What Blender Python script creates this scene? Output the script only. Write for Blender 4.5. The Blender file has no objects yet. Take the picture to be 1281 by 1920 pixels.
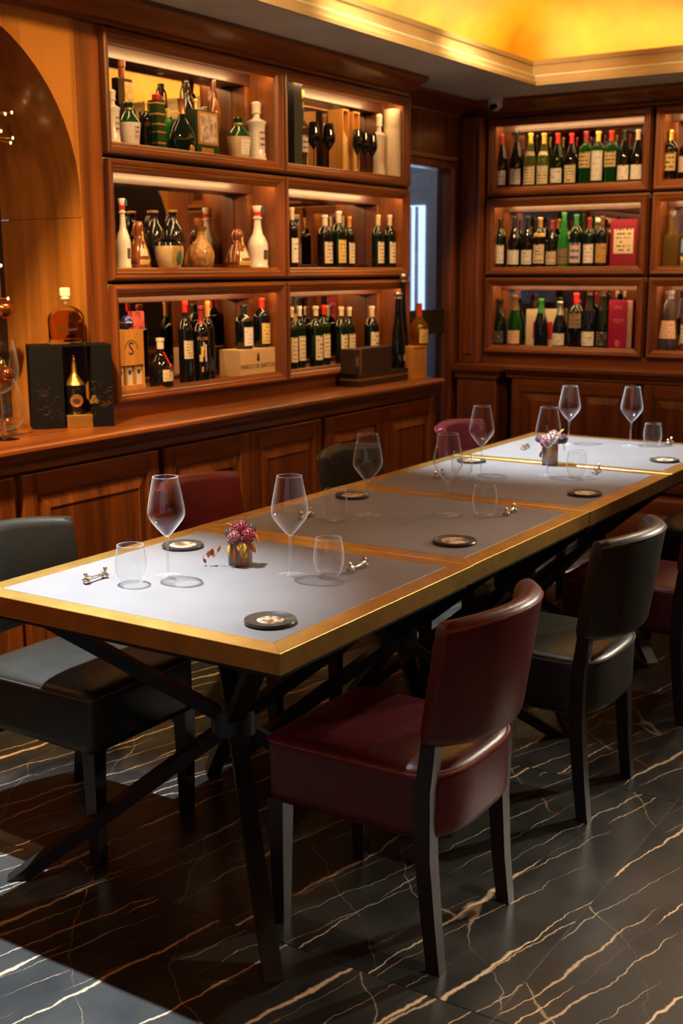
import bpy, bmesh, math, random
from mathutils import Vector, Matrix
PI = math.pi
random.seed(7)
scene = bpy.context.scene
COL = scene.collection

# ------------------------------------------------------------------ camera
F_PX, IMG_W, IMG_H = 2238.787, 1281, 1920
CAM = Vector((0.0, 0.0, 1.5))
RIGHT = Vector((0.84092602, 0.54112914, -0.00476341))
UP = Vector((-0.10358021, 0.16959298, 0.98005579))
FWD = Vector((-0.53114459, 0.82366102, -0.19866542))
cam_data = bpy.data.cameras.new('camera')
cam = bpy.data.objects.new('camera', cam_data)
COL.objects.link(cam)
cam.matrix_world = Matrix(((RIGHT.x, UP.x, -FWD.x, CAM.x), (RIGHT.y, UP.y, -FWD.y, CAM.y),
                           (RIGHT.z, UP.z, -FWD.z, CAM.z), (0, 0, 0, 1)))
cam_data.sensor_fit = 'VERTICAL'
cam_data.sensor_height = 36.0
cam_data.lens = F_PX / IMG_H * 36.0
cam_data.clip_start = 0.05
cam_data.dof.use_dof = True
cam_data.dof.focus_distance = 2.75
cam_data.dof.aperture_fstop = 5.6
scene.camera = cam

# ------------------------------------------------------------------ world and colour
world = bpy.data.worlds.new('world')
scene.world = world
world.use_nodes = True
world.node_tree.nodes['Background'].inputs[0].default_value = (0.55, 0.68, 1.0, 1)
world.node_tree.nodes['Background'].inputs[1].default_value = 0.3
scene.view_settings.view_transform = 'Standard'
scene.view_settings.look = 'None'
scene.view_settings.gamma = 1
scene.view_settings.use_curve_mapping = False
scene.view_settings.exposure = 1.1
scene.cycles.caustics_reflective = False
scene.cycles.caustics_refractive = False
scene.cycles.max_bounces = 10
scene.cycles.transparent_max_bounces = 24
scene.cycles.sample_clamp_indirect = 4.0

# ------------------------------------------------------------------ lamps of the room, and added fill lights
def spot(name, loc, target, energy, color, angle, blend, radius):
    d = bpy.data.lights.new(name, 'SPOT')
    d.energy = energy; d.color = color; d.spot_size = math.radians(angle); d.spot_blend = blend
    d.shadow_soft_size = radius
    o = bpy.data.objects.new(name, d); COL.objects.link(o)
    o.location = loc
    o.rotation_euler = (Vector(target) - Vector(loc)).to_track_quat('-Z', 'Y').to_euler()
    return o
COOL, WARM, AMBER = (0.86, 0.93, 1.0), (1.0, 0.72, 0.42), (1.0, 0.6, 0.24)
spot('table_spot', (-2.55, 2.36, 2.86), (-2.14, 1.86, 0.75), 560, COOL, 45, 1.0, 0.018)
spot('table_spot', (-2.55, 4.2, 2.86), (-1.95, 4.68, 0.75), 500, COOL, 46, 1.0, 0.018)
spot('table_spot', (-1.75, 3.35, 2.86), (-1.75, 3.2, 0.75), 16, (1.0, 0.9, 0.78), 60, 1.0, 0.03)  # added weak fill that lifts the second table
for yy, en, tx in ((1.9, 270, -3.4), (3.2, 26, -3.15), (4.2, 26, -3.15), (5.2, 22, -3.15)):          # on the sideboard
    spot('wall_wash_spot', (-2.42, yy, 2.86), (tx, yy + 0.5, 1.0), en, AMBER, 80, 1.0, 0.05)
for yy, en in ((2.75, 85), (3.7, 58), (4.8, 62)):                                                    # on the display niches
    spot('shelf_spot', (-1.25, yy - 0.25, 2.86), (-3.2, yy, 1.85), en, AMBER, 52, 1.0, 0.05)
for xx, en in ((-2.7, 55), (-1.7, 60), (-0.7, 60)):  # far wall; the rightmost is added to brighten what the left mirrors reflect
    spot('shelf_spot', (xx + 0.3, 4.7, 2.86), (xx, 6.6, 1.8), en, AMBER, 52, 1.0, 0.05)
for loc, tgt, en, an in (((-0.72, 5.3, 2.86), (-1.02, 2.85, 0.4), 80, 52), ((0.1, 5.3, 2.86), (-1.1, 4.4, 0.4), 22, 75),
                         ((0.4, 2.3, 2.86), (0.05, 2.3, 0), 190, 56)):
    spot('aisle_downlight', loc, tgt, en, (1.0, 0.82, 0.62), an, 1.0, 0.04)
for xx, yy, tx, ty, en in ((-1.2, 0.3, -2.4, -1.9, 40), (0.2, 0.3, 0.4, -1.9, 35), (-1.4, 1.0, -3.2, 0.3, 40), (0.6, 3.5, 2.1, 3.6, 30)):   # added fill: brightens the unseen walls that the mirrors reflect
    spot('wall_wash_spot', (xx, yy, 2.86), (tx, ty, 1.5), en, AMBER, 75, 1.0, 0.05)
spot('chair_rim_fill', (0.3, 5.6, 1.75), (-1.05, 2.75, 0.5), 190, (1.0, 0.86, 0.68), 30, 0.8, 0.06)  # added rim light for the chair backs, no fixture there
lp = bpy.data.lights.new('lobby_fill', 'POINT'); lp.energy = 9; lp.color = (0.8, 0.88, 1.0); lp.shadow_soft_size = 0.08  # added fill to brighten the lobby behind the glazed door
lo = bpy.data.objects.new('lobby_fill', lp); COL.objects.link(lo); lo.location = (-4.0, 6.3, 2.35)

# ------------------------------------------------------------------ pixel -> point helpers
def ray(px, py):
    return RIGHT * ((px - 640.5) / F_PX) + UP * (-(py - 960) / F_PX) + FWD
def on(ax, val, px, py):
    d = ray(px, py); t = (val - CAM[ax]) / d[ax]
    return CAM + d * t
def pxsize(p, n):                      # metres covered by n pixels at the distance of point p
    return n * (Vector(p) - CAM).dot(FWD) / F_PX

# ------------------------------------------------------------------ materials
MATS = {}
def nodes_of(name):
    m = bpy.data.materials.new(name); m.use_nodes = True
    nt = m.node_tree
    return m, nt, nt.nodes['Principled BSDF']
def mat(name, col, rough=0.5, metal=0.0, emit=None, estr=0.0, trans=0.0, ior=1.45, coat=0.0, var=0.0, vscale=30.0, bump=0.0, bscale=200.0, spec=None):
    if name in MATS: return MATS[name]
    m, nt, b = nodes_of(name)
    b.inputs['Base Color'].default_value = (*col, 1)
    b.inputs['Roughness'].default_value = rough
    b.inputs['Metallic'].default_value = metal
    b.inputs['Transmission Weight'].default_value = trans
    b.inputs['IOR'].default_value = ior
    b.inputs['Coat Weight'].default_value = coat
    b.inputs['Coat Roughness'].default_value = 0.12
    if spec is not None: b.inputs['Specular IOR Level'].default_value = spec
    if emit:
        b.inputs['Emission Color'].default_value = (*emit, 1)
        b.inputs['Emission Strength'].default_value = estr
    if var or bump:
        tc = nt.nodes.new('ShaderNodeTexCoord')
    if var:
        n = nt.nodes.new('ShaderNodeTexNoise'); n.inputs['Scale'].default_value = vscale; n.inputs['Detail'].default_value = 5
        nt.links.new(tc.outputs['Object'], n.inputs['Vector'])
        r = nt.nodes.new('ShaderNodeValToRGB')
        r.color_ramp.elements[0].position = 0.3; r.color_ramp.elements[1].position = 0.7
        r.color_ramp.elements[0].color = (*[c * (1 - var) for c in col], 1)
        r.color_ramp.elements[1].color = (*[min(1, c * (1 + var)) for c in col], 1)
        nt.links.new(n.outputs['Fac'], r.inputs['Fac']); nt.links.new(r.outputs['Color'], b.inputs['Base Color'])
    if bump:
        n2 = nt.nodes.new('ShaderNodeTexNoise'); n2.inputs['Scale'].default_value = bscale; n2.inputs['Detail'].default_value = 3
        nt.links.new(tc.outputs['Object'], n2.inputs['Vector'])
        bp = nt.nodes.new('ShaderNodeBump'); bp.inputs['Strength'].default_value = bump; bp.inputs['Distance'].default_value = 0.002
        nt.links.new(n2.outputs['Fac'], bp.inputs['Height']); nt.links.new(bp.outputs['Normal'], b.inputs['Normal'])
    MATS[name] = m
    return m

def wood(name, dark, light, grain, rough=0.34, coat=0.25, figure=1.0):
    m, nt, b = nodes_of(name)
    g = nt.nodes.new('ShaderNodeNewGeometry')
    mp = nt.nodes.new('ShaderNodeMapping')
    s = [26.0, 26.0, 26.0]; s['xyz'.index(grain)] = 1.1
    mp.inputs['Scale'].default_value = s
    nt.links.new(g.outputs['Position'], mp.inputs['Vector'])
    n = nt.nodes.new('ShaderNodeTexNoise'); n.inputs['Scale'].default_value = 1.0; n.inputs['Detail'].default_value = 7; n.inputs['Roughness'].default_value = 0.62; n.inputs['Distortion'].default_value = 0.5
    nt.links.new(mp.outputs['Vector'], n.inputs['Vector'])
    mp2 = nt.nodes.new('ShaderNodeMapping')
    s2 = [6.0, 6.0, 6.0]; s2['xyz'.index(grain)] = 0.55
    mp2.inputs['Scale'].default_value = s2
    nt.links.new(g.outputs['Position'], mp2.inputs['Vector'])
    n2 = nt.nodes.new('ShaderNodeTexNoise'); n2.inputs['Scale'].default_value = 1.0; n2.inputs['Detail'].default_value = 2; n2.inputs['Distortion'].default_value = 1.2
    nt.links.new(mp2.outputs['Vector'], n2.inputs['Vector'])
    mx = nt.nodes.new('ShaderNodeMath'); mx.operation = 'MULTIPLY_ADD'; mx.inputs[1].default_value = 0.55 * figure
    nt.links.new(n2.outputs['Fac'], mx.inputs[0]); 
    mh = nt.nodes.new('ShaderNodeMath'); mh.operation = 'MULTIPLY'; mh.inputs[1].default_value = 0.62
    nt.links.new(n.outputs['Fac'], mh.inputs[0]); nt.links.new(mh.outputs[0], mx.inputs[2])
    r = nt.nodes.new('ShaderNodeValToRGB')
    e = r.color_ramp.elements
    e[0].position = 0.36; e[0].color = (*dark, 1)
    e[1].position = 0.78; e[1].color = (*light, 1)
    nt.links.new(mx.outputs[0], r.inputs['Fac'])
    nt.links.new(r.outputs['Color'], b.inputs['Base Color'])
    b.inputs['Roughness'].default_value = rough
    b.inputs['Coat Weight'].default_value = coat; b.inputs['Coat Roughness'].default_value = 0.15
    bp = nt.nodes.new('ShaderNodeBump'); bp.inputs['Strength'].default_value = 0.12; bp.inputs['Distance'].default_value = 0.001
    nt.links.new(n.outputs['Fac'], bp.inputs['Height']); nt.links.new(bp.outputs['Normal'], b.inputs['Normal'])
    MATS[name] = m
    return m
D_, L_ = (0.05, 0.0115, 0.0032), (0.31, 0.09, 0.017)
WX = wood('wood_grain_x', D_, L_, 'x')
WY = wood('wood_grain_y', D_, L_, 'y')
WZ = wood('wood_grain_z', D_, L_, 'z')
VEN = wood('wood_veneer_light', (0.12, 0.036, 0.006), (0.47, 0.185, 0.03), 'z', rough=0.32, figure=1.3)
CRATE = wood('crate_pine', (0.5, 0.27, 0.09), (0.72, 0.46, 0.2), 'z', rough=0.6, coat=0)
CRATEO = wood('crate_orange_pine', (0.42, 0.16, 0.03), (0.68, 0.33, 0.07), 'z', rough=0.55, coat=0)

def marble():
    m, nt, b = nodes_of('marble_black')
    L = nt.links
    g = nt.nodes.new('ShaderNodeNewGeometry')
    oi = nt.nodes.new('ShaderNodeObjectInfo')
    off = nt.nodes.new('ShaderNodeVectorMath'); off.operation = 'SCALE'
    off.inputs[0].default_value = (7.3, 11.9, 0); L.new(oi.outputs['Random'], off.inputs['Scale'])
    add = nt.nodes.new('ShaderNodeVectorMath'); add.operation = 'ADD'
    L.new(g.outputs['Position'], add.inputs[0]); L.new(off.outputs[0], add.inputs[1])
    # fine crackle distortion of the veins
    nd = nt.nodes.new('ShaderNodeTexNoise'); nd.inputs['Scale'].default_value = 9; nd.inputs['Detail'].default_value = 6; nd.inputs['Roughness'].default_value = 0.6
    L.new(add.outputs[0], nd.inputs['Vector'])
    sub = nt.nodes.new('ShaderNodeVectorMath'); sub.operation = 'SUBTRACT'; sub.inputs[1].default_value = (0.5, 0.5, 0.5)
    L.new(nd.outputs['Color'], sub.inputs[0])
    sc = nt.nodes.new('ShaderNodeVectorMath'); sc.operation = 'SCALE'; sc.inputs['Scale'].default_value = 0.05
    L.new(sub.outputs[0], sc.inputs[0])
    dst = nt.nodes.new('ShaderNodeVectorMath'); dst.operation = 'ADD'
    L.new(add.outputs[0], dst.inputs[0]); L.new(sc.outputs[0], dst.inputs[1])
    def veins(rot, freq, amp, nsx, nsy, seed, width, keep):
        """thin lines that run along one direction and wander: fract(across * freq + noise)"""
        mp = nt.nodes.new('ShaderNodeMapping')
        mp.inputs['Rotation'].default_value = (0, 0, rot); mp.inputs['Location'].default_value = (seed, seed * 1.7, 0)
        L.new(dst.outputs[0], mp.inputs['Vector'])
        sp = nt.nodes.new('ShaderNodeSeparateXYZ'); L.new(mp.outputs[0], sp.inputs[0])
        m2 = nt.nodes.new('ShaderNodeMapping'); m2.inputs['Scale'].default_value = (nsx, nsy, 1); L.new(mp.outputs[0], m2.inputs['Vector'])
        n = nt.nodes.new('ShaderNodeTexNoise'); n.inputs['Scale'].default_value = 1; n.inputs['Detail'].default_value = 3; n.inputs['Roughness'].default_value = 0.45
        L.new(m2.outputs['Vector'], n.inputs['Vector'])
        na = nt.nodes.new('ShaderNodeMath'); na.operation = 'MULTIPLY'; na.inputs[1].default_value = amp; L.new(n.outputs['Fac'], na.inputs[0])
        fx = nt.nodes.new('ShaderNodeMath'); fx.operation = 'MULTIPLY_ADD'; fx.inputs[1].default_value = freq
        L.new(sp.outputs[0], fx.inputs[0]); L.new(na.outputs[0], fx.inputs[2])
        fr = nt.nodes.new('ShaderNodeMath'); fr.operation = 'FRACT'; L.new(fx.outputs[0], fr.inputs[0])
        flo = nt.nodes.new('ShaderNodeMath'); flo.operation = 'FLOOR'; L.new(fx.outputs[0], flo.inputs[0])
        a = nt.nodes.new('ShaderNodeMath'); a.operation = 'SUBTRACT'; a.inputs[1].default_value = 0.5
        L.new(fr.outputs[0], a.inputs[0])
        ab = nt.nodes.new('ShaderNodeMath'); ab.operation = 'ABSOLUTE'; L.new(a.outputs[0], ab.inputs[0])
        # width varies along each line, so lines thin out and vanish
        cw = nt.nodes.new('ShaderNodeCombineXYZ'); fm = nt.nodes.new('ShaderNodeMath'); fm.operation = 'MULTIPLY'; fm.inputs[1].default_value = 3.7
        L.new(flo.outputs[0], fm.inputs[0]); L.new(fm.outputs[0], cw.inputs[0]); L.new(sp.outputs[1], cw.inputs[1])
        nw = nt.nodes.new('ShaderNodeTexNoise'); nw.inputs['Scale'].default_value = 1.5; nw.inputs['Detail'].default_value = 3
        L.new(cw.outputs[0], nw.inputs['Vector'])
        mr = nt.nodes.new('ShaderNodeMapRange'); mr.inputs['From Min'].default_value = keep; mr.inputs['From Max'].default_value = 0.74
        mr.inputs['To Min'].default_value = 0.0006; mr.inputs['To Max'].default_value = width
        L.new(nw.outputs['Fac'], mr.inputs['Value'])
        dv = nt.nodes.new('ShaderNodeMath'); dv.operation = 'DIVIDE'; L.new(ab.outputs[0], dv.inputs[0]); L.new(mr.outputs[0], dv.inputs[1])
        iv = nt.nodes.new('ShaderNodeMath'); iv.operation = 'SUBTRACT'; iv.use_clamp = True; iv.inputs[0].default_value = 1.3
        L.new(dv.outputs[0], iv.inputs[1])
        return iv.outputs[0]
    r0 = math.radians(11)
    v1 = veins(r0, 5.5, 0.95, 2.2, 0.7, 1.3, 0.055, 0.40)
    v2 = veins(r0 + 0.1, 13.0, 1.9, 2.6, 0.8, 4.1, 0.06, 0.44)
    v3 = veins(r0 - 0.9, 3.2, 2.0, 2.5, 1.2, 8.7, 0.018, 0.46)
    mxa = nt.nodes.new('ShaderNodeMath'); mxa.operation = 'MAXIMUM'; L.new(v1, mxa.inputs[0])
    h2 = nt.nodes.new('ShaderNodeMath'); h2.operation = 'MULTIPLY'; h2.inputs[1].default_value = 0.7; L.new(v2, h2.inputs[0]); L.new(h2.outputs[0], mxa.inputs[1])
    mxb = nt.nodes.new('ShaderNodeMath'); mxb.operation = 'MAXIMUM'; L.new(mxa.outputs[0], mxb.inputs[0])
    h3 = nt.nodes.new('ShaderNodeMath'); h3.operation = 'MULTIPLY'; h3.inputs[1].default_value = 0.4; L.new(v3, h3.inputs[0]); L.new(h3.outputs[0], mxb.inputs[1])
    nb = nt.nodes.new('ShaderNodeTexNoise'); nb.inputs['Scale'].default_value = 6; nb.inputs['Detail'].default_value = 6
    L.new(add.outputs[0], nb.inputs['Vector'])
    rb = nt.nodes.new('ShaderNodeValToRGB')
    rb.color_ramp.elements[0].position = 0.3; rb.color_ramp.elements[0].color = (0.014, 0.016, 0.017, 1)
    rb.color_ramp.elements[1].position = 0.75; rb.color_ramp.elements[1].color = (0.045, 0.046, 0.042, 1)
    L.new(nb.outputs['Fac'], rb.inputs['Fac'])
    mc = nt.nodes.new('ShaderNodeMix'); mc.data_type = 'RGBA'
    mc.inputs[7].default_value = (0.62, 0.47, 0.3, 1)
    L.new(mxb.outputs[0], mc.inputs[0]); L.new(rb.outputs['Color'], mc.inputs[6])
    L.new(mc.outputs[2], b.inputs['Base Color'])
    b.inputs['Roughness'].default_value = 0.3
    b.inputs['Specular IOR Level'].default_value = 0.4
    return m
MARBLE = marble()

def thin_glass(name, tint=(0.97, 0.98, 0.98), ior=1.7, rough=0.0, edge=0.0, power=4.0):
    m = bpy.data.materials.new(name); m.use_nodes = True
    nt = m.node_tree; nt.nodes.clear()
    out = nt.nodes.new('ShaderNodeOutputMaterial')
    tr = nt.nodes.new('ShaderNodeBsdfTransparent'); tr.inputs[0].default_value = (*tint, 1)
    gl = nt.nodes.new('ShaderNodeBsdfGlossy'); gl.inputs['Roughness'].default_value = rough
    fr = nt.nodes.new('ShaderNodeFresnel')
    gm = nt.nodes.new('ShaderNodeNewGeometry')          # the sheet has no inside: both faces reflect alike
    io = nt.nodes.new('ShaderNodeMapRange'); io.inputs['To Min'].default_value = ior; io.inputs['To Max'].default_value = 1 / ior
    nt.links.new(gm.outputs['Backfacing'], io.inputs['Value']); nt.links.new(io.outputs[0], fr.inputs['IOR'])
    mx = nt.nodes.new('ShaderNodeMixShader')
    nt.links.new(fr.outputs[0], mx.inputs[0]); nt.links.new(tr.outputs[0], mx.inputs[1]); nt.links.new(gl.outputs[0], mx.inputs[2])
    if edge:
        # white mixed in where seen edge-on: paints the bright outlines of lit glass
        lw = nt.nodes.new('ShaderNodeLayerWeight'); lw.inputs['Blend'].default_value = 0.5
        pw = nt.nodes.new('ShaderNodeMath'); pw.operation = 'POWER'; pw.inputs[1].default_value = power; nt.links.new(lw.outputs['Facing'], pw.inputs[0])
        ml = nt.nodes.new('ShaderNodeMath'); ml.operation = 'MULTIPLY'; ml.inputs[1].default_value = edge; nt.links.new(pw.outputs[0], ml.inputs[0])
        df = nt.nodes.new('ShaderNodeBsdfDiffuse'); df.inputs[0].default_value = (0.9, 0.92, 0.94, 1)
        tl = nt.nodes.new('ShaderNodeBsdfTranslucent'); tl.inputs[0].default_value = (0.9, 0.92, 0.94, 1)
        m0 = nt.nodes.new('ShaderNodeMixShader'); nt.links.new(df.outputs[0], m0.inputs[1]); nt.links.new(tl.outputs[0], m0.inputs[2])
        m2 = nt.nodes.new('ShaderNodeMixShader'); nt.links.new(ml.outputs[0], m2.inputs[0]); nt.links.new(mx.outputs[0], m2.inputs[1]); nt.links.new(m0.outputs[0], m2.inputs[2])
        nt.links.new(m2.outputs[0], out.inputs[0])
    else:
        nt.links.new(mx.outputs[0], out.inputs[0])
    MATS[name] = m
    return m
TGLASS = thin_glass('thin_clear_glass', ior=1.55, rough=0.04, edge=0.75, power=3.5)
SGLASS = mat('solid_clear_glass', (1, 1, 1), 0.0, trans=1.0, ior=1.45)
MIRROR = mat('mirror_silver', (0.8, 0.77, 0.7), 0.015, 1.0)

def label_mat(name, paper, ink, lines=6.0, density=0.5):
    m, nt, b = nodes_of(name); L = nt.links
    uv = nt.nodes.new('ShaderNodeUVMap')
    sp = nt.nodes.new('ShaderNodeSeparateXYZ'); L.new(uv.outputs[0], sp.inputs[0])
    ml = nt.nodes.new('ShaderNodeMath'); ml.operation = 'MULTIPLY'; ml.inputs[1].default_value = lines; L.new(sp.outputs[1], ml.inputs[0])
    fr = nt.nodes.new('ShaderNodeMath'); fr.operation = 'FRACT'; L.new(ml.outputs[0], fr.inputs[0])
    gt = nt.nodes.new('ShaderNodeMath'); gt.operation = 'GREATER_THAN'; gt.inputs[1].default_value = 0.62; L.new(fr.outputs[0], gt.inputs[0])
    fl = nt.nodes.new('ShaderNodeMath'); fl.operation = 'FLOOR'; L.new(ml.outputs[0], fl.inputs[0])
    oi = nt.nodes.new('ShaderNodeObjectInfo')
    ad = nt.nodes.new('ShaderNodeMath'); ad.operation = 'MULTIPLY_ADD'; ad.inputs[1].default_value = 37.0; L.new(oi.outputs['Random'], ad.inputs[0]); L.new(fl.outputs[0], ad.inputs[2])
    cb = nt.nodes.new('ShaderNodeCombineXYZ')
    mu = nt.nodes.new('ShaderNodeMath'); mu.operation = 'MULTIPLY'; mu.inputs[1].default_value = 9.0; L.new(sp.outputs[0], mu.inputs[0])
    L.new(mu.outputs[0], cb.inputs[0]); L.new(ad.outputs[0], cb.inputs[1])
    n = nt.nodes.new('ShaderNodeTexNoise'); n.inputs['Scale'].default_value = 1.0; n.inputs['Detail'].default_value = 1; L.new(cb.outputs[0], n.inputs['Vector'])
    g2 = nt.nodes.new('ShaderNodeMath'); g2.operation = 'GREATER_THAN'; g2.inputs[1].default_value = density; L.new(n.outputs['Fac'], g2.inputs[0])
    # keep a clear margin
    c1 = nt.nodes.new('ShaderNodeMath'); c1.operation = 'COMPARE'; c1.inputs[1].default_value = 0.5; c1.inputs[2].default_value = 0.38; L.new(sp.outputs[0], c1.inputs[0])
    a1 = nt.nodes.new('ShaderNodeMath'); a1.operation = 'MULTIPLY'; L.new(gt.outputs[0], a1.inputs[0]); L.new(g2.outputs[0], a1.inputs[1])
    a2 = nt.nodes.new('ShaderNodeMath'); a2.operation = 'MULTIPLY'; L.new(a1.outputs[0], a2.inputs[0]); L.new(c1.outputs[0], a2.inputs[1])
    mc = nt.nodes.new('ShaderNodeMix'); mc.data_type = 'RGBA'; mc.inputs[6].default_value = (*paper, 1); mc.inputs[7].default_value = (*ink, 1)
    L.new(a2.outputs[0], mc.inputs[0]); L.new(mc.outputs[2], b.inputs['Base Color'])
    b.inputs['Roughness'].default_value = 0.6
    MATS[name] = m
    return m
LAB = {
    'cream': label_mat('label_cream', (0.72, 0.6, 0.42), (0.16, 0.09, 0.05)),
    'white': label_mat('label_white', (0.8, 0.76, 0.7), (0.22, 0.2, 0.2), 5, 0.56),
    'yellow': label_mat('label_yellow', (0.72, 0.52, 0.17), (0.3, 0.12, 0.04)),
    'gold': label_mat('label_gold', (0.5, 0.3, 0.08), (0.2, 0.1, 0.03), 5, 0.58),
    'ochre': label_mat('label_ochre', (0.62, 0.44, 0.2), (0.1, 0.05, 0.03), 4, 0.44),
    'rose': label_mat('label_rose', (0.75, 0.5, 0.36), (0.45, 0.2, 0.15), 5, 0.56),
    'dark': label_mat('label_dark', (0.03, 0.03, 0.035), (0.4, 0.32, 0.2), 5, 0.52),
    'violet': label_mat('label_violet', (0.62, 0.5, 0.42), (0.13, 0.06, 0.25), 3, 0.42),
    'bronze': label_mat('label_bronze', (0.25, 0.17, 0.1), (0.1, 0.07, 0.05), 4, 0.5),
}
GL = {
    'black': mat('glass_black', (0.006, 0.006, 0.006), 0.05, spec=0.6),
    'dkgreen': mat('glass_dark_green', (0.004, 0.013, 0.005), 0.05, spec=0.6),
    'dkblue': mat('glass_dark_blue', (0.006, 0.01, 0.022), 0.05, spec=0.6),
    'green': mat('glass_green', (0.05, 0.42, 0.06), 0.03, trans=0.9, ior=1.2),
    'bright': mat('glass_bright_green', (0.1, 0.8, 0.15), 0.05, trans=0.75, ior=1.2),
    'olive': mat('glass_olive', (0.42, 0.55, 0.1), 0.04, trans=0.85, ior=1.2),
    'clear': mat('glass_clear_bottle', (0.93, 0.9, 0.8), 0.02, trans=0.97, ior=1.2),
    'amber': mat('glass_amber', (0.75, 0.26, 0.03), 0.03, trans=0.85, ior=1.25),
    'gold': mat('glass_golden', (0.9, 0.6, 0.15), 0.03, trans=0.9, ior=1.2),
    'white': mat('ceramic_white', (0.78, 0.72, 0.64), 0.18, coat=0.4),
    'brown': mat('ceramic_brown', (0.2, 0.055, 0.014), 0.15, coat=0.6, var=0.35, vscale=25),
    'tan': mat('ceramic_tan', (0.42, 0.21, 0.07), 0.3, coat=0.3, var=0.55, vscale=60),
    'cream': mat('ceramic_cream', (0.68, 0.5, 0.28), 0.25, coat=0.4, var=0.1, vscale=20),
    'jet': mat('ceramic_black', (0.008, 0.008, 0.012), 0.1, coat=0.6),
    'frost': mat('ceramic_frost', (0.72, 0.62, 0.52), 0.4),
}
CAP = {
    'red': mat('capsule_red', (0.55, 0.02, 0.015), 0.35), 'wine': mat('capsule_wine', (0.25, 0.025, 0.03), 0.35),
    'black': mat('capsule_black', (0.012, 0.012, 0.012), 0.3), 'gold': mat('capsule_gold', (0.75, 0.48, 0.14), 0.3, 0.8),
    'copper': mat('capsule_copper', (0.65, 0.27, 0.1), 0.3, 0.8), 'orange': mat('capsule_orange', (0.6, 0.28, 0.06), 0.35),
    'white': mat('capsule_white', (0.72, 0.64, 0.55), 0.4), 'pale': mat('capsule_pale', (0.68, 0.52, 0.38), 0.4),
    'silver': mat('capsule_silver', (0.6, 0.6, 0.62), 0.25, 0.9), 'green': mat('capsule_green', (0.03, 0.2, 0.05), 0.35),
    'yellow': mat('capsule_yellow', (0.65, 0.55, 0.1), 0.4), 'brown': mat('capsule_brown', (0.13, 0.06, 0.03), 0.4),
}
BRASS = mat('brushed_brass', (0.74, 0.47, 0.125), 0.34, 1.0, var=0.16, vscale=14)
LEATHER_IN = mat('table_leather_grey', (0.155, 0.15, 0.148), 0.5, var=0.06, vscale=9, bump=0.15, bscale=420)
BLACKMET = mat('black_metal', (0.012, 0.012, 0.013), 0.35)
DARKWOOD = mat('chair_leg_black_wood', (0.012, 0.009, 0.008), 0.35)
BURG = mat('leather_burgundy', (0.07, 0.008, 0.011), 0.36, var=0.12, vscale=18, bump=0.25, bscale=260)
BLK = mat('leather_black', (0.016, 0.0175, 0.015), 0.36, var=0.12, vscale=18, bump=0.25, bscale=260)
BURGP = mat('piping_burgundy', (0.2, 0.03, 0.025), 0.35)
BLKP = mat('piping_black', (0.045, 0.045, 0.04), 0.35)
PLASTER = mat('plaster_grey_green', (0.66, 0.84, 0.72), 0.7, var=0.08, vscale=4)
CORN = mat('cornice_cream', (0.52, 0.43, 0.26), 0.55, var=0.1, vscale=6)
GOLDC = mat('cove_gold', (0.8, 0.4, 0.022), 0.4, var=0.28, vscale=3.0)
LED = mat('led_warm', (1, 0.8, 0.5), 0.5, emit=(1.0, 0.64, 0.27), estr=21.0)
LEDCOVE = mat('led_cove', (1, 0.8, 0.5), 0.5, emit=(1.0, 0.8, 0.4), estr=6.6)
BLACKCARD = mat('black_card', (0.004, 0.004, 0.006), 0.7, spec=0.15)
GOLDLEAF = mat('gold_print', (0.7, 0.42, 0.1), 0.3, 0.9)
INK = mat('dark_ink', (0.03, 0.022, 0.018), 0.6)
GROUT = mat('grout_dark', (0.03, 0.028, 0.026), 0.8)

# ------------------------------------------------------------------ object helpers
def link(name, me, parent=None, mats=(), loc=(0, 0, 0), rotz=0.0):
    for m in (mats if isinstance(mats, (list, tuple)) else [mats]):
        me.materials.append(m)
    o = bpy.data.objects.new(name, me); COL.objects.link(o)
    o.location = loc; o.rotation_euler = (0, 0, rotz)
    if parent: o.parent = parent
    return o
def thing(name, label, cat, loc=(0, 0, 0), rotz=0.0, group=None):
    o = bpy.data.objects.new(name, None); COL.objects.link(o)
    o.empty_display_size = 0.05
    o.location = loc; o.rotation_euler = (0, 0, rotz)
    o['label'] = label; o['category'] = cat
    if group: o['group'] = group
    return o
def tag(o, label, cat, group=None):
    o['label'] = label; o['category'] = cat
    if group: o['group'] = group
    return o
def struct(o, label=None):
    o['kind'] = 'structure'
    if label: o['label'] = label
    return o
def smooth(me, angle=40):
    me.polygons.foreach_set('use_smooth', [True] * len(me.polygons))
    bm = bmesh.new(); bm.from_mesh(me)
    for e in bm.edges:
        if len(e.link_faces) == 2 and e.calc_face_angle(0) > math.radians(angle): e.smooth = False
    bm.to_mesh(me); bm.free()
def me_from(name, verts, faces, sm=None):
    me = bpy.data.meshes.new(name); me.from_pydata([tuple(v) for v in verts], [], faces); me.update()
    bm = bmesh.new(); bm.from_mesh(me); bmesh.ops.recalc_face_normals(bm, faces=bm.faces); bm.to_mesh(me); bm.free()
    if sm: smooth(me, sm)
    return me
def box_me(x0, x1, y0, y1, z0, z1, bev=0.0):
    bm = bmesh.new()
    bmesh.ops.create_cube(bm, size=1)
    for v in bm.verts:
        v.co = Vector(((x0 + x1) / 2 + v.co.x * (x1 - x0), (y0 + y1) / 2 + v.co.y * (y1 - y0), (z0 + z1) / 2 + v.co.z * (z1 - z0)))
    if bev: bmesh.ops.bevel(bm, geom=list(bm.edges), offset=bev, segments=2, affect='EDGES', profile=0.5)
    me = bpy.data.meshes.new('box'); bm.to_mesh(me); bm.free()
    return me
def box(name, x0, x1, y0, y1, z0, z1, m, parent=None, bev=0.0):
    return link(name, box_me(x0, x1, y0, y1, z0, z1, bev), parent, m)
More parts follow.
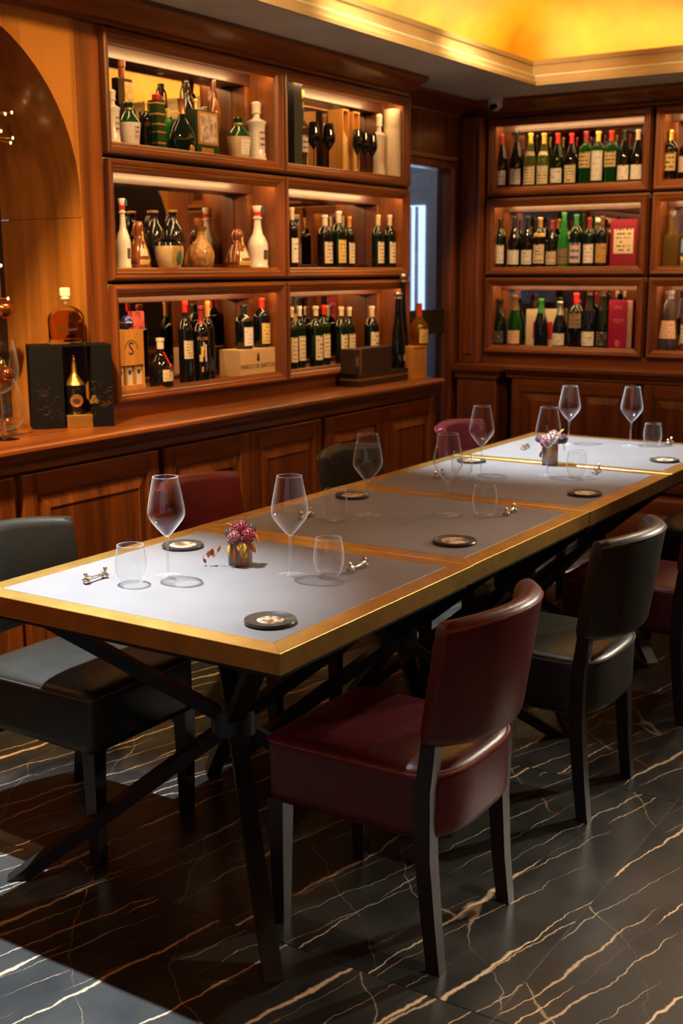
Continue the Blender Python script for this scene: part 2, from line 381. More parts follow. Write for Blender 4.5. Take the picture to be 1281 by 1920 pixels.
def lathe_me(prof, seg=24, cap=True, sx=1.0, sy=1.0):
    vs, fs = [], []
    n = len(prof)
    for (r, z) in prof:
        for k in range(seg):
            a = 2 * PI * k / seg
            vs.append((r * math.cos(a) * sx, r * math.sin(a) * sy, z))
    for i in range(n - 1):
        for k in range(seg):
            k2 = (k + 1) % seg
            fs.append((i * seg + k, i * seg + k2, (i + 1) * seg + k2, (i + 1) * seg + k))
    if cap:
        if prof[0][0] > 1e-5: fs.append(tuple(range(seg - 1, -1, -1)))
        if prof[-1][0] > 1e-5: fs.append(tuple((n - 1) * seg + k for k in range(seg)))
    me = bpy.data.meshes.new('lathe'); me.from_pydata(vs, [], fs)
    bm = bmesh.new(); bm.from_mesh(me); bmesh.ops.remove_doubles(bm, verts=bm.verts, dist=1e-6)
    bmesh.ops.recalc_face_normals(bm, faces=bm.faces); bm.to_mesh(me); bm.free()
    smooth(me, 42)
    return me
def lathe(name, prof, m, parent=None, seg=24, cap=True, loc=(0, 0, 0), sx=1.0, sy=1.0):
    return link(name, lathe_me(prof, seg, cap, sx, sy), parent, m, loc)
def tube_me(pts, rad, seg=8, closed=False):
    pts = [Vector(p) for p in pts]; n = len(pts)
    rads = rad if isinstance(rad, (list, tuple)) else [rad] * n
    vs, fs = [], []
    prev = None
    for i, p in enumerate(pts):
        if closed: t = pts[(i + 1) % n] - pts[i - 1]
        else: t = pts[min(i + 1, n - 1)] - pts[max(i - 1, 0)]
        t.normalize()
        if prev is None:
            ref = Vector((0, 0, 1)) if abs(t.z) < 0.9 else Vector((1, 0, 0))
            u = t.cross(ref).normalized()
        else:
            u = (prev - t * prev.dot(t)).normalized()
        prev = u
        w = t.cross(u)
        for k in range(seg):
            a = 2 * PI * k / seg
            vs.append(p + (u * math.cos(a) + w * math.sin(a)) * rads[i])
    for i in range(n if closed else n - 1):
        j = (i + 1) % n
        for k in range(seg):
            k2 = (k + 1) % seg
            fs.append((i * seg + k, i * seg + k2, j * seg + k2, j * seg + k))
    if not closed:
        fs.append(tuple(range(seg - 1, -1, -1))); fs.append(tuple((n - 1) * seg + k for k in range(seg)))
    return me_from('tube', vs, fs, 60)
def tube(name, pts, rad, m, parent=None, seg=8, closed=False):
    return link(name, tube_me(pts, rad, seg, closed), parent, m)
def loft_me(rings, cap=True, sm=50):
    n = len(rings[0]); vs = [p for r in rings for p in r]; fs = []
    for i in range(len(rings) - 1):
        for k in range(n):
            k2 = (k + 1) % n
            fs.append((i * n + k, i * n + k2, (i + 1) * n + k2, (i + 1) * n + k))
    if cap:
        fs.append(tuple(range(n - 1, -1, -1))); fs.append(tuple((len(rings) - 1) * n + k for k in range(n)))
    return me_from('loft', vs, fs, sm)
def bar_me(p0, p1, w, h, up=(0, 0, 1), w1=None, h1=None):
    p0, p1 = Vector(p0), Vector(p1); d = (p1 - p0).normalized()
    u = d.cross(Vector(up)).normalized(); v = u.cross(d)
    w1 = w1 or w; h1 = h1 or h
    rings = []
    for p, a, b_ in ((p0, w, h), (p1, w1, h1)):
        rings.append([p + u * a / 2 + v * b_ / 2, p - u * a / 2 + v * b_ / 2, p - u * a / 2 - v * b_ / 2, p + u * a / 2 - v * b_ / 2])
    return loft_me(rings, True, None)
def prism_me(poly, axis, a0, a1):
    """extrude a 2-D outline along axis ('x','y','z'); poly given in the other two axes in order"""
    def mk(p, a):
        return {'x': (a, p[0], p[1]), 'y': (p[0], a, p[1]), 'z': (p[0], p[1], a)}[axis]
    return loft_me([[Vector(mk(p, a0)) for p in poly], [Vector(mk(p, a1)) for p in poly]], True, 35)
def text_part(name, s, size, m, parent, loc, rot, align='CENTER'):
    c = bpy.data.curves.new('txt', 'FONT'); c.body = s; c.size = size; c.align_x = align; c.align_y = 'CENTER'
    c.extrude = 0.0004; c.resolution_u = 2
    o = bpy.data.objects.new('txt', c); COL.objects.link(o)
    bpy.context.view_layer.update()
    me = bpy.data.meshes.new_from_object(o.evaluated_get(bpy.context.evaluated_depsgraph_get()))
    bpy.data.objects.remove(o)
    me.materials.clear()
    t = link(name, me, parent, m, loc); t.rotation_euler = rot
    return t

# ================================================================== STRUCTURE
XL, YB = -3.17, 6.60            # faces of the left and the far joinery
ZC = 2.45                       # plaster soffit
ROWS = [(1.92, 2.357), (1.466, 1.902), (1.008, 1.448)]
SHELF = [1.962, 1.506, 1.046]

# floor of large marble tiles with recessed joints
fl = struct(box('floor', -5.2, 2.4, -2.2, 7.4, -0.05, -0.0015, GROUT), 'dark marble floor with pale veins')
tile = box_me(0.0012, 1.1988, 0.0012, 1.1988, -0.012, 0.0, 0.0008); tile.materials.append(MARBLE)
for i in range(-4, 3):
    for j in range(-3, 5):
        o = bpy.data.objects.new('floor_tile', tile); COL.objects.link(o)
        o.parent = fl; o.location = (-0.925 + 1.2 * i, 2.0 + 1.2 * j, 0)

# walls
struct(box('wall_left', -3.56, -3.392, 3.215, 5.6, 0, 2.6, WZ))
struct(box('wall_left', -3.44, -3.36, 5.6, 6.72, 2.08, 2.6, WZ))
struct(box('wall_left', -3.44, -3.36, 6.40, 6.80, 0, 2.08, WZ))
struct(box('wall_back', -3.44, -1.05, 6.822, 6.92, 0, 2.6, WZ))
struct(box('wall_right', 2.2, 2.3, -2.1, 6.92, 0, 2.6, WZ))
struct(box('wall_front', -3.7, 2.3, -2.1, -2.0, 0, 2.6, VEN))
w2 = struct(box('window_2', -1.9, 1.2, -1.995, -1.98, 0.5, 2.15, mat('daylight_pane', (0.6, 0.75, 1), 0.5, emit=(0.45, 0.66, 1.0), estr=0.3)))
for xx in (-1.9, -0.9, 0.16, 1.17):
    box('window_bar', xx, xx + 0.05, -1.98, -1.94, 0.5, 2.15, WZ, w2)

def arch_wall(name, to_world, u0, u1, uc, r, zs, ztop, z0, mface, depth, mreveal, mback):
    """a wall face with an arched recess: face, two reveal pieces (straight and arched), back"""
    N = 28
    arc = [(uc + r * math.cos(a), zs + r * math.sin(a)) for a in [PI * k / N for k in range(N + 1)]]
    def face(d):
        # outer border points matching the arc by projection
        vs, fs = [], []
        for (u, z) in arc:
            vs.append(to_world(u, d, z)); vs.append(to_world(u, d, ztop))
        for k in range(N):
            fs.append((2 * k, 2 * k + 1, 2 * k + 3, 2 * k + 2))
        return vs, fs
    vs, fs = face(0)
    b = len(vs)
    for (ua, ub) in ((uc + r, u1), (u0, uc - r)):
        i = len(vs)
        vs += [to_world(ua, 0, z0), to_world(ub, 0, z0), to_world(ub, 0, ztop), to_world(ua, 0, ztop)]
        fs.append((i, i + 1, i + 2, i + 3))
    f = struct(link(name, me_from('arch_face', vs, fs), None, mface))
    # lower straight reveals and arched upper reveal, with a fine joint between
    for s in (1, -1):
        u = uc + s * r
        q = [to_world(u, 0, z0), to_world(u, depth, z0), to_world(u, depth, zs - 0.052), to_world(u, 0, zs - 0.052)]
        q2 = [to_world(u + s * 0.03, 0.001, z0), to_world(u + s * 0.03, depth, z0), to_world(u + s * 0.03, depth, zs - 0.052), to_world(u + s * 0.03, 0.001, zs - 0.052)]
        link('reveal_board', loft_me([q, q2]), f, mreveal)
    path = [(uc + r, zs - 0.05)] + arc + [(uc - r, zs - 0.05)]
    vs, fs = [], []
    for (u, z) in path:
        vs += [to_world(u, 0, z), to_world(u, depth, z)]
    for k in range(len(path) - 1):
        fs.append((2 * k, 2 * k + 1, 2 * k + 3, 2 * k + 2))
    link('arch_reveal', me_from('arch_reveal', vs, fs, 30), f, mreveal)
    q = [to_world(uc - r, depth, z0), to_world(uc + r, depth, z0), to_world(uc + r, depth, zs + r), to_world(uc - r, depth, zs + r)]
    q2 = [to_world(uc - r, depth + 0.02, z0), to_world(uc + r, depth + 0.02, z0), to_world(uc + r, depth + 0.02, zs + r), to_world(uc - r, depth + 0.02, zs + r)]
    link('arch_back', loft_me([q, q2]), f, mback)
    return f
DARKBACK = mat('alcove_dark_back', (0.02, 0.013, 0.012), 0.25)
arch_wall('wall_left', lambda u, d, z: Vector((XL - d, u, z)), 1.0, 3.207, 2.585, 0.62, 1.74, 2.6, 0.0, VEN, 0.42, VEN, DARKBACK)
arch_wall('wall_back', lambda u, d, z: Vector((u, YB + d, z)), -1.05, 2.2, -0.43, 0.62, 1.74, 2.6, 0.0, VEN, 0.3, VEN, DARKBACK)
struct(box('wall_left', -3.3, XL - 0.02, -2.0, 1.0, 0, 2.6, VEN))

# joinery fields round the display niches
for nm, a in (('trim_1', (-3.392, XL, 3.209, 3.322, 0.945, ZC)),       # stile beside the alcove
              ('trim_2', (-3.392, XL, 3.322, 5.552, 0.945, 1.006)),    # board under the niches
              ('trim_3', (-3.392, XL, 3.322, 5.552, 2.359, ZC)),       # fascia
              ('trim_4', (-3.392, XL + 0.004, 5.552, 5.575, 0.945, ZC))):    # end panel
    struct(box(nm, *a, WY if nm in ('trim_2', 'trim_3') else WZ))
for nm, a in (('trim_5', (-3.36, -3.217, YB, 6.822, 0.945, ZC)),
              ('trim_6', (-3.217, -1.05, YB, 6.822, 0.9, 1.006)),
              ('trim_7', (-3.217, -1.05, YB, 6.822, 2.359, ZC)),
              ('trim_8', (-1.233, -1.05, YB, 6.822, 1.006, 2.359))):
    struct(box(nm, *a, WX if nm in ('trim_6', 'trim_7') else WZ))

# crown mouldings under the soffit
def crown(name, axis, face, sgn, a0, a1, m, depth=0.13, zb=2.362):
    pr = [(0, zb), (0.018, zb), (0.022, zb + 0.012), (0.035, zb + 0.016), (0.05, zb + 0.03), (0.085, zb + 0.048), (0.105, zb + 0.055), (depth - 0.012, zb + 0.062), (depth, zb + 0.07), (depth, ZC), (0, ZC)]
    poly = [(face + sgn * d, z) for d, z in pr]
    return struct(link(name, prism_me(poly, axis, a0, a1), None, m))
crown('trim_9', 'y', XL, 1, 1.0, 5.545, WY)
crown('trim_10', 'y', -3.36, 1, 5.58, 6.47, WY)
crown('trim_11', 'x', YB, -1, -3.36, 2.2, WX, 0.14)

# pilaster with its plinth in the far corner
pl = struct(box('trim_12', -3.345, -3.222, 6.50, YB, 0.947, 2.361, WZ, None, 0.006), 'dark wood pilaster in the far corner')
box('pilaster_fillet', -3.315, -3.252, 6.49, 6.50, 1.0, 2.3, WZ, pl, 0.003)
pd = struct(box('trim_13', -3.31, -3.055, 6.42, YB, 0, 0.862, WZ, None, 0.004), 'square wooden plinth block in the far corner')
pr = [(0.0, 0.862), (0.012, 0.868), (0.012, 0.885), (0.022, 0.9), (0.03, 0.915), (0.03, 0.945), (-0.06, 0.945), (-0.06, 0.862)]
cap_v = []
rings = []
for off, z in pr[:6]:
    rings.append([Vector((-3.31 - off, 6.42 - off, z)), Vector((-3.055 + off, 6.42 - off, z)), Vector((-3.055 + off, YB, z)), Vector((-3.31 - off, YB, z))])
link('plinth_cap', loft_me(rings, True, 20), pd, WX)

# ceiling: soffit with a tray, cornice, lit gold cove
TX0, TX1, TY0, TY1 = -2.72, 1.3, -1.2, 6.12
for nm, a in (('ceiling', (-3.7, TX0, -2.1, 6.92)), ('ceiling', (TX0, TX1, TY1, 6.92)), ('ceiling', (TX1, 2.3, -2.1, 6.92)), ('ceiling', (TX0, TX1, -2.1, TY0))):
    struct(box(nm, *a, ZC, ZC + 0.05, PLASTER))
def rect_ring(name, prof, m, sm=25, kind=True):
    rings = []
    for off, z in prof:
        rings.append([Vector((TX0 - off, TY0 - off, z)), Vector((TX1 + off, TY0 - off, z)), Vector((TX1 + off, TY1 + off, z)), Vector((TX0 - off, TY1 + off, z))])
    o = link(name, loft_me(rings, False, sm), None, m)
    return struct(o) if kind else o
rect_ring('trim_14', [(0.0, ZC - 0.004), (-0.012, ZC - 0.004), (-0.014, 2.462), (-0.002, 2.474), (0.0, 2.492), (0.016, 2.5), (0.018, 2.508), (0.026, 2.514), (0.03, 2.55), (0.022, 2.556), (0.02, 2.575), (0.03, 2.58), (0.075, 2.58), (0.08, 2.53)], CORN)
cv = [(0.075, 2.53), (0.3, 2.53)]
for k in range(15):
    a = PI / 2 * k / 14
    cv.append((-0.25 + 0.55 * math.cos(a), 2.56 + 0.37 * math.sin(a)))
cove = rect_ring('ceiling', cv, GOLDC, 30)
struct(box('ceiling', TX0 + 0.24, TX1 - 0.24, TY0 + 0.24, TY1 - 0.24, 2.93, 2.97, GOLDC))
for a in ((TX0 - 0.15, TX0 - 0.11, TY0, TY1 + 0.1), (TX0 - 0.1, TX1 + 0.1, TY1 + 0.11, TY1 + 0.15), (TX1 + 0.11, TX1 + 0.15, TY0, TY1), (TX0, TX1, TY0 - 0.15, TY0 - 0.11)):
    box('cove_light_strip', *a, 2.535, 2.55, LEDCOVE, cove)

# glazed door beside the shelving, and the small lobby behind it
LOBBY = mat('lobby_paint', (0.32, 0.31, 0.32), 0.7)
for a in ((-5.1, -3.44, 7.2, 7.25, 0, 2.6), (-5.15, -5.1, 5.2, 7.25, 0, 2.6), (-5.1, -3.56, 5.2, 5.25, 0, 2.6), (-5.1, -3.44, 5.2, 7.25, 2.55, 2.6), (-3.56, -3.44, 6.8, 7.25, 0, 2.6)):
    struct(box('wall_lobby', *a, LOBBY))
wn = struct(box('window_1', -4.45, -3.965, 7.19, 7.2, 0.75, 1.92, mat('lobby_window', (0.7, 0.8, 1), 0.5, emit=(0.62, 0.78, 1.0), estr=1.6)), 'bright curtained window seen through the glazed door')
CURT = mat('sheer_curtain', (0.75, 0.8, 0.9), 0.8, trans=0.35)
for k in range(9):
    x = -4.43 + k * 0.052
    link('curtain_fold', lathe_me([(0.012, 0.76), (0.014, 1.3), (0.012, 1.91)], 8), wn, CURT, (x, 7.17, 0))
struct(box('window_sill', -4.5, -3.93, 7.12, 7.2, 0.7, 0.75, LOBBY))
dr = struct(box('door_1', -3.40, -3.393, 5.64, 6.375, 0.02, 2.06, thin_glass('door_glass', (0.62, 0.64, 0.68), 1.5)), 'glazed door with a dark push rail')
box('push_rail', -3.405, -3.38, 5.64, 6.375, 1.13, 1.272, mat('dark_bronze', (0.06, 0.055, 0.04), 0.3, 0.7), dr, 0.003)
for a in ((-3.44, -3.335, 6.378, 6.41, 0, 2.11), (-3.44, -3.335, 5.6, 5.636, 0, 2.08), (-3.44, -3.335, 5.6, 6.41, 2.065, 2.11)):
    struct(box('trim_15', *a, WZ, None, 0.006))
struct(box('trim_16', -3.36, -3.325, 5.58, 6.43, 2.11, 2.135, mat('brass_dull', (0.35, 0.2, 0.06), 0.35, 0.8), None, 0.004))

# ================================================================== JOINERY THINGS
def frame_rails(parent, x0, x1, z0, z1, prof, mh, mv, y=0.0):
    def cor(t): return [(x0 + t, z0 + t), (x1 - t, z0 + t), (x1 - t, z1 - t), (x0 + t, z1 - t)]
    w = prof[-1][0]
    full = prof + [(w, 0.0)] if prof[-1][1] > 0 else prof
    if full[0][1] > 0: full = [(full[0][0], 0.0)] + full
    for i, (nm, m) in enumerate((('frame_rail', mh), ('frame_stile', mv), ('frame_rail', mh), ('frame_stile', mv))):
        rings = []
        for c in (i, (i + 1) % 4):
            rings.append([Vector((cor(t)[c][0], y - h, cor(t)[c][1])) for t, h in full])
        link(nm, loft_me(rings, True, 30), parent, m)
FPROF = [(0.0, 0.018), (0.003, 0.026), (0.010, 0.030), (0.017, 0.028), (0.020, 0.022), (0.026, 0.022), (0.031, 0.015), (0.040, 0.011), (0.046, 0.004)]
SOFF = mat('niche_soffit_board', (0.36, 0.27, 0.17), 0.5)
DKF = wood('wood_dark_frame', (0.03, 0.006, 0.002), (0.13, 0.03, 0.008), 'y')
def niche(label, loc, rotz, W, zr, shelf, mh, mv, led=True):
    z0, z1 = zr
    t = thing('display_niche', label, 'shelf', loc, rotz, 'built-in mirrored display niches')
    frame_rails(t, 0, W, z0, z1, FPROF, mh, mv)
    a, fw = 0.044, 0.0
    box('shelf_board', -0.002, W + 0.002, 0.0, 0.215, z0 - 0.004, shelf, mh, t)
    box('top_board', -0.002, W + 0.002, 0.0, 0.215, z1 - a + 0.022, z1 + 0.004, SOFF, t)
    box('side_board', -0.002, a, 0.0, 0.215, shelf, z1 - a + 0.022, mv, t)
    box('side_board', W - a, W + 0.002, 0.0, 0.215, shelf, z1 - a + 0.022, mv, t)
    # inner frame that holds the mirror
    zt, zb, xl, xr = z1 - a + 0.022, shelf, a, W - a
    b = 0.05
    box('mirror_frame_rail', xl, xr, 0.125, 0.2, zt - b, zt, DKF, t, 0.003)
    box('mirror_frame_rail', xl, xr, 0.185, 0.2, zb, zb + 0.02, DKF, t, 0.003)
    box('mirror_frame_stile', xl, xl + 0.034, 0.125, 0.2, zb, zt - b, mv, t, 0.003)
    box('mirror_frame_stile', xr - 0.034, xr, 0.125, 0.2, zb, zt - b, mv, t, 0.003)
    box('mirror', xl + 0.002, xr - 0.002, 0.2, 0.205, zb, zt - 0.002, MIRROR, t)
    box('led_strip', xl + 0.012, xr - 0.012, 0.001, 0.009, z1 - a + 0.006, z1 - a + 0.016, LED, t)
    return t
RN = ['top', 'middle', 'bottom']
for c, (y0, W) in enumerate(((3.324, 1.109), (4.438, 1.111))):
    for r in range(3):
        niche(f'{RN[r]} mirrored wooden display niche in the {"nearer" if c == 0 else "farther"} column of the left wall', (XL, y0, 0), PI / 2, W, ROWS[r], SHELF[r], WY, WZ)
for c, (x0, W) in enumerate(((-3.213, 0.975), (-2.213, 0.975))):
    for r in range(3):
        niche(f'{RN[r]} mirrored wooden display niche in the {"left" if c == 0 else "right"} column of the far wall', (x0, YB, 0), 0, W, ROWS[r], SHELF[r] + (0.012 if r == 0 else 0.004), WX, WZ)

def panel_door(parent, x0, x1, z0, z1, mh, mv, y=0.0):
    d = box('door', x0, x1, y, y + 0.018, z0, z1, mv, parent)
    st, rl = 0.062, 0.072
    box('door_stile', x0, x0 + st, y - 0.012, y, z0, z1, mv, d, 0.003)
    box('door_stile', x1 - st, x1, y - 0.012, y, z0, z1, mv, d, 0.003)
    box('door_rail', x0 + st, x1 - st, y - 0.012, y, z1 - rl, z1, mh, d, 0.003)
    box('door_rail', x0 + st, x1 - st, y - 0.012, y, z0, z0 + rl, mh, d, 0.003)
    g = 0.012
    px0, px1, pz0, pz1 = x0 + st + g, x1 - st - g, z0 + rl + g, z1 - rl - g
    s = 0.04
    rings = [[Vector((px0, y, pz0)), Vector((px1, y, pz0)), Vector((px1, y, pz1)), Vector((px0, y, pz1))],
             [Vector((px0, y - 0.003, pz0)), Vector((px1, y - 0.003, pz0)), Vector((px1, y - 0.003, pz1)), Vector((px0, y - 0.003, pz1))],
             [Vector((px0 + s, y - 0.014, pz0 + s)), Vector((px1 - s, y - 0.014, pz0 + s)), Vector((px1 - s, y - 0.014, pz1 - s)), Vector((px0 + s, y - 0.014, pz1 - s))],
             [Vector((px0 + s + 0.002, y - 0.011, pz0 + s + 0.002)), Vector((px1 - s - 0.002, y - 0.011, pz0 + s + 0.002)), Vector((px1 - s - 0.002, y - 0.011, pz1 - s - 0.002)), Vector((px0 + s + 0.002, y - 0.011, pz1 - s - 0.002))]]
    link('raised_panel', loft_me(rings, True, 5), d, mv)
    # fine bead round the panel opening
    bd = 0.008
    for (a0, a1, b0, b1) in ((x0 + st, x1 - st, z1 - rl - bd, z1 - rl), (x0 + st, x1 - st, z0 + rl, z0 + rl + bd)):
        box('panel_bead', a0, a1, y - 0.007, y, b0, b1, mh, d)
    for (a0, a1) in ((x0 + st, x0 + st + bd), (x1 - st - bd, x1 - st)):
        box('panel_bead', a0, a1, y - 0.007, y, z0 + rl, z1 - rl, mv, d)
    return d
def base_cabinet(label, loc, rotz, W, ndoors, depth, mh, mv, ztop, zbot=0.12, gap=0.016):
    t = thing('base_cabinet', label, 'cabinet', loc, rotz, 'panelled base cabinets')
    box('carcass', 0.002, W - 0.002, 0.020, depth, zbot, ztop + 0.006, mv, t)
    box('plinth', 0.002, W - 0.002, 0.03, depth, 0.0, zbot - 0.002, mh, t)
    w = (W - 2 * gap) / ndoors
    for k in range(ndoors):
        panel_door(t, gap + k * w + 0.002, gap + (k + 1) * w - 0.002, zbot + 0.01, ztop - 0.002, mh, mv)
    return t
XC = -2.97
for (ya, yb, n, lab) in ((1.2, 2.648, 2, 'panelled wooden base cabinet at the left edge of the picture'),
                         (2.648, 3.349, 1, 'wide single-door wooden base cabinet below the black gift box'),
                         (3.349, 4.441, 2, 'two-door wooden base cabinet behind the burgundy chair back, under the near niches'),
                         (4.441, 5.509, 2, 'two-door wooden base cabinet at the far end of the left sideboard')):
    base_cabinet(lab, (XC, ya, 0), PI / 2, yb - ya, n, 0.38, WY, WZ, 0.848)
prof = [(-3.372, 0.945), (-3.372, 0.858), (-2.985, 0.858), (-2.962, 0.858), (-2.962, 0.880), (-2.957, 0.884), (-2.95, 0.892), (-2.938, 0.9), (-2.935, 0.912), (-2.93, 0.915), (-2.921, 0.919), (-2.917, 0.928), (-2.919, 0.938), (-2.926, 0.944), (-2.932, 0.945)]
ctop = tag(link('sideboard_top', prism_me(prof, 'y', 1.2, 5.53), None, WY), 'long polished wooden sideboard top with moulded edge along the left wall', 'worktop')
box('alcove_shelf', -3.588, -3.372, 1.97, 3.2, 0.915, 0.945, WY, ctop)

# far wall base units
YF = 6.50
bx = -3.0
for k, lab in enumerate(('two-door wooden base cabinet of the far wall beside the corner plinth', 'two-door wooden base cabinet of the far wall behind the last place setting', 'two-door wooden base cabinet of the far wall by the far alcove')):
    base_cabinet(lab, (bx, YF, 0), 0, 0.785, 2, 0.3, WX, WZ, 0.868, 0.26, 0.03 if k else 0.02)
    bx += 0.786
prof = [(6.80, 0.945), (6.80, 0.874), (6.492, 0.874), (6.492, 0.89), (6.485, 0.895), (6.475, 0.9), (6.47, 0.91), (6.462, 0.914), (6.455, 0.922), (6.455, 0.938), (6.46, 0.945)]
tag(link('sideboard_top', prism_me(prof, 'x', -3.02, -0.64), None, WX), 'narrow moulded wooden ledge along the far wall below the niches', 'worktop')
prof = [(6.6, 0.0), (6.43, 0.0), (6.43, 0.13), (6.44, 0.145), (6.455, 0.15), (6.455, 0.22), (6.462, 0.235), (6.475, 0.245), (6.495, 0.25), (6.6, 0.25)]
struct(link('baseboard_back', prism_me(prof, 'x', -3.05, -0.64), None, WX), 'stepped wooden baseboard of the far wall')

# security camera
P = on(1, 6.44, 935, 188)
t = thing('security_camera', 'small white dome security camera under the ceiling in the far corner', 'camera', (P.x, 6.40, 2.45))
lathe('mount', [(0.045, 0), (0.045, -0.02), (0.04, -0.024)], mat('white_plastic', (0.75, 0.72, 0.68), 0.4), t, 24)
sp = [(0.001, -0.078)] + [(0.043 * math.sin(a), -0.038 - 0.04 * math.cos(a)) for a in [0.2, 0.5, 0.9, 1.3, 1.6, 2.0, 2.4]]
dome = lathe('eyeball_housing', sp, MATS['white_plastic'], t, 24)
lens = lathe('lens', [(0.001, 0), (0.017, 0.002), (0.022, 0.006), (0.022, 0.016)], mat('lens_black', (0.005, 0.005, 0.006), 0.1), t, 20)
lens.rotation_euler = (math.radians(-112), 0, math.radians(8)); lens.location = (0.008, -0.047, -0.052)

# ================================================================== TABLES
def dining_table(label, y0, y1, x0=-2.258, x1=-1.338):
    cx, cy = (x0 + x1) / 2, (y0 + y1) / 2
    t = thing('dining_table', label, 'table', (cx, cy, 0), 0, 'square tables pushed together in a row')
    hx, hy = (x1 - x0) / 2 - 0.001, (y1 - y0) / 2 - 0.001
    b, zt, zb = 0.054, 0.75, 0.703
    def bar(pts):
        r0 = [Vector((x, y, zb)) for x, y in pts]; r1 = [Vector((x, y, zt)) for x, y in pts]
        me = loft_me([r0, r1], True, None)
        bm = bmesh.new(); bm.from_mesh(me); bmesh.ops.bevel(bm, geom=list(bm.edges), offset=0.0012, segments=1, affect='EDGES'); bm.to_mesh(me); bm.free()
        link('brass_edge', me, t, BRASS)
    o = [(-hx, -hy), (hx, -hy), (hx, hy), (-hx, hy)]
    i = [(-hx + b, -hy + b), (hx - b, -hy + b), (hx - b, hy - b), (-hx + b, hy - b)]
    for k in range(4):
        bar([o[k], o[(k + 1) % 4], i[(k + 1) % 4], i[k]])
    box('leather_inlay', -hx + b, hx - b, -hy + b, hy - b, zb + 0.01, zt + 0.0004, LEATHER_IN, t, 0.001)
    box('underframe', -hx + 0.012, hx - 0.012, -hy + 0.012, hy - 0.012, zb - 0.012, zb + 0.002, BLACKMET, t)
    F_, FY, T_ = 0.395, hy - 0.042, 0.34
    for sx in (-1, 1):
        for sy in (-1, 1):
            # each bar leans from its foot through the centre to the opposite corner of the top
            p0, p1 = Vector((sx * F_, sy * FY, 0)), Vector((-sx * T_, -sy * T_, zb - 0.012))
            d = Vector((-sx, -sy, 0)).normalized(); n = Vector((d.y, -d.x, 0))
            w, h = 0.042, 0.058
            ring = lambda p: [p + n * w / 2 + d * h / 2, p - n * w / 2 + d * h / 2, p - n * w / 2 - d * h / 2, p + n * w / 2 - d * h / 2]
            link('leg', loft_me([ring(p0), ring(p1)], True, None), t, BLACKMET)
    lathe('hub', [(0.06, 0.345), (0.06, 0.41)], BLACKMET, t, 12)
    return t
TY = [1.846, 2.707, 3.527, 4.347, 5.168]
TLAB = ['nearest square table with brass edge and grey leather inlay', 'second square table from the front with brass edge and grey leather inlay',
        'third square table from the front with brass edge and grey leather inlay', 'farthest square table with brass edge, next to the far wall cabinets']
for k in range(4):
    dx = (0.0, -0.003, 0.0, 0.0)[k]
    dining_table(TLAB[k], TY[k], TY[k + 1], -2.258 + dx, -1.338 + dx)

# ================================================================== CHAIRS
def rr_outline(hw, yf, yr, rf, n=10):
    """seat outline: squarish front with small corners, rounded rear; front = +y"""
    pts = []
    for k in range(5):
        a = PI / 2 * k / 4; pts.append((hw - rf + rf * math.cos(a), yf - rf + rf * math.sin(a)))
    for k in range(5):
        a = PI / 2 + PI / 2 * k / 4; pts.append((-hw + rf + rf * math.cos(a), yf - rf + rf * math.sin(a)))
    ym = yr + 0.13
    for k in range(2 * n + 1):
        a = PI + PI * k / (2 * n)
        c, s = math.cos(a), math.sin(a)
        e = 0.62
        pts.append((hw * math.copysign(abs(c) ** e, c), ym - (ym - yr) * abs(s) ** e * 1.0))
    return pts
def inset(pts, d, z):
    cx = 0.0; cy = sum(p[1] for p in pts) / len(pts)
    out = []
    for x, y in pts:
        r = math.hypot(x - cx, y - cy)
        k = (r - d) / r
        out.append(Vector((cx + (x - cx) * k, cy + (y - cy) * k, z)))
    return out
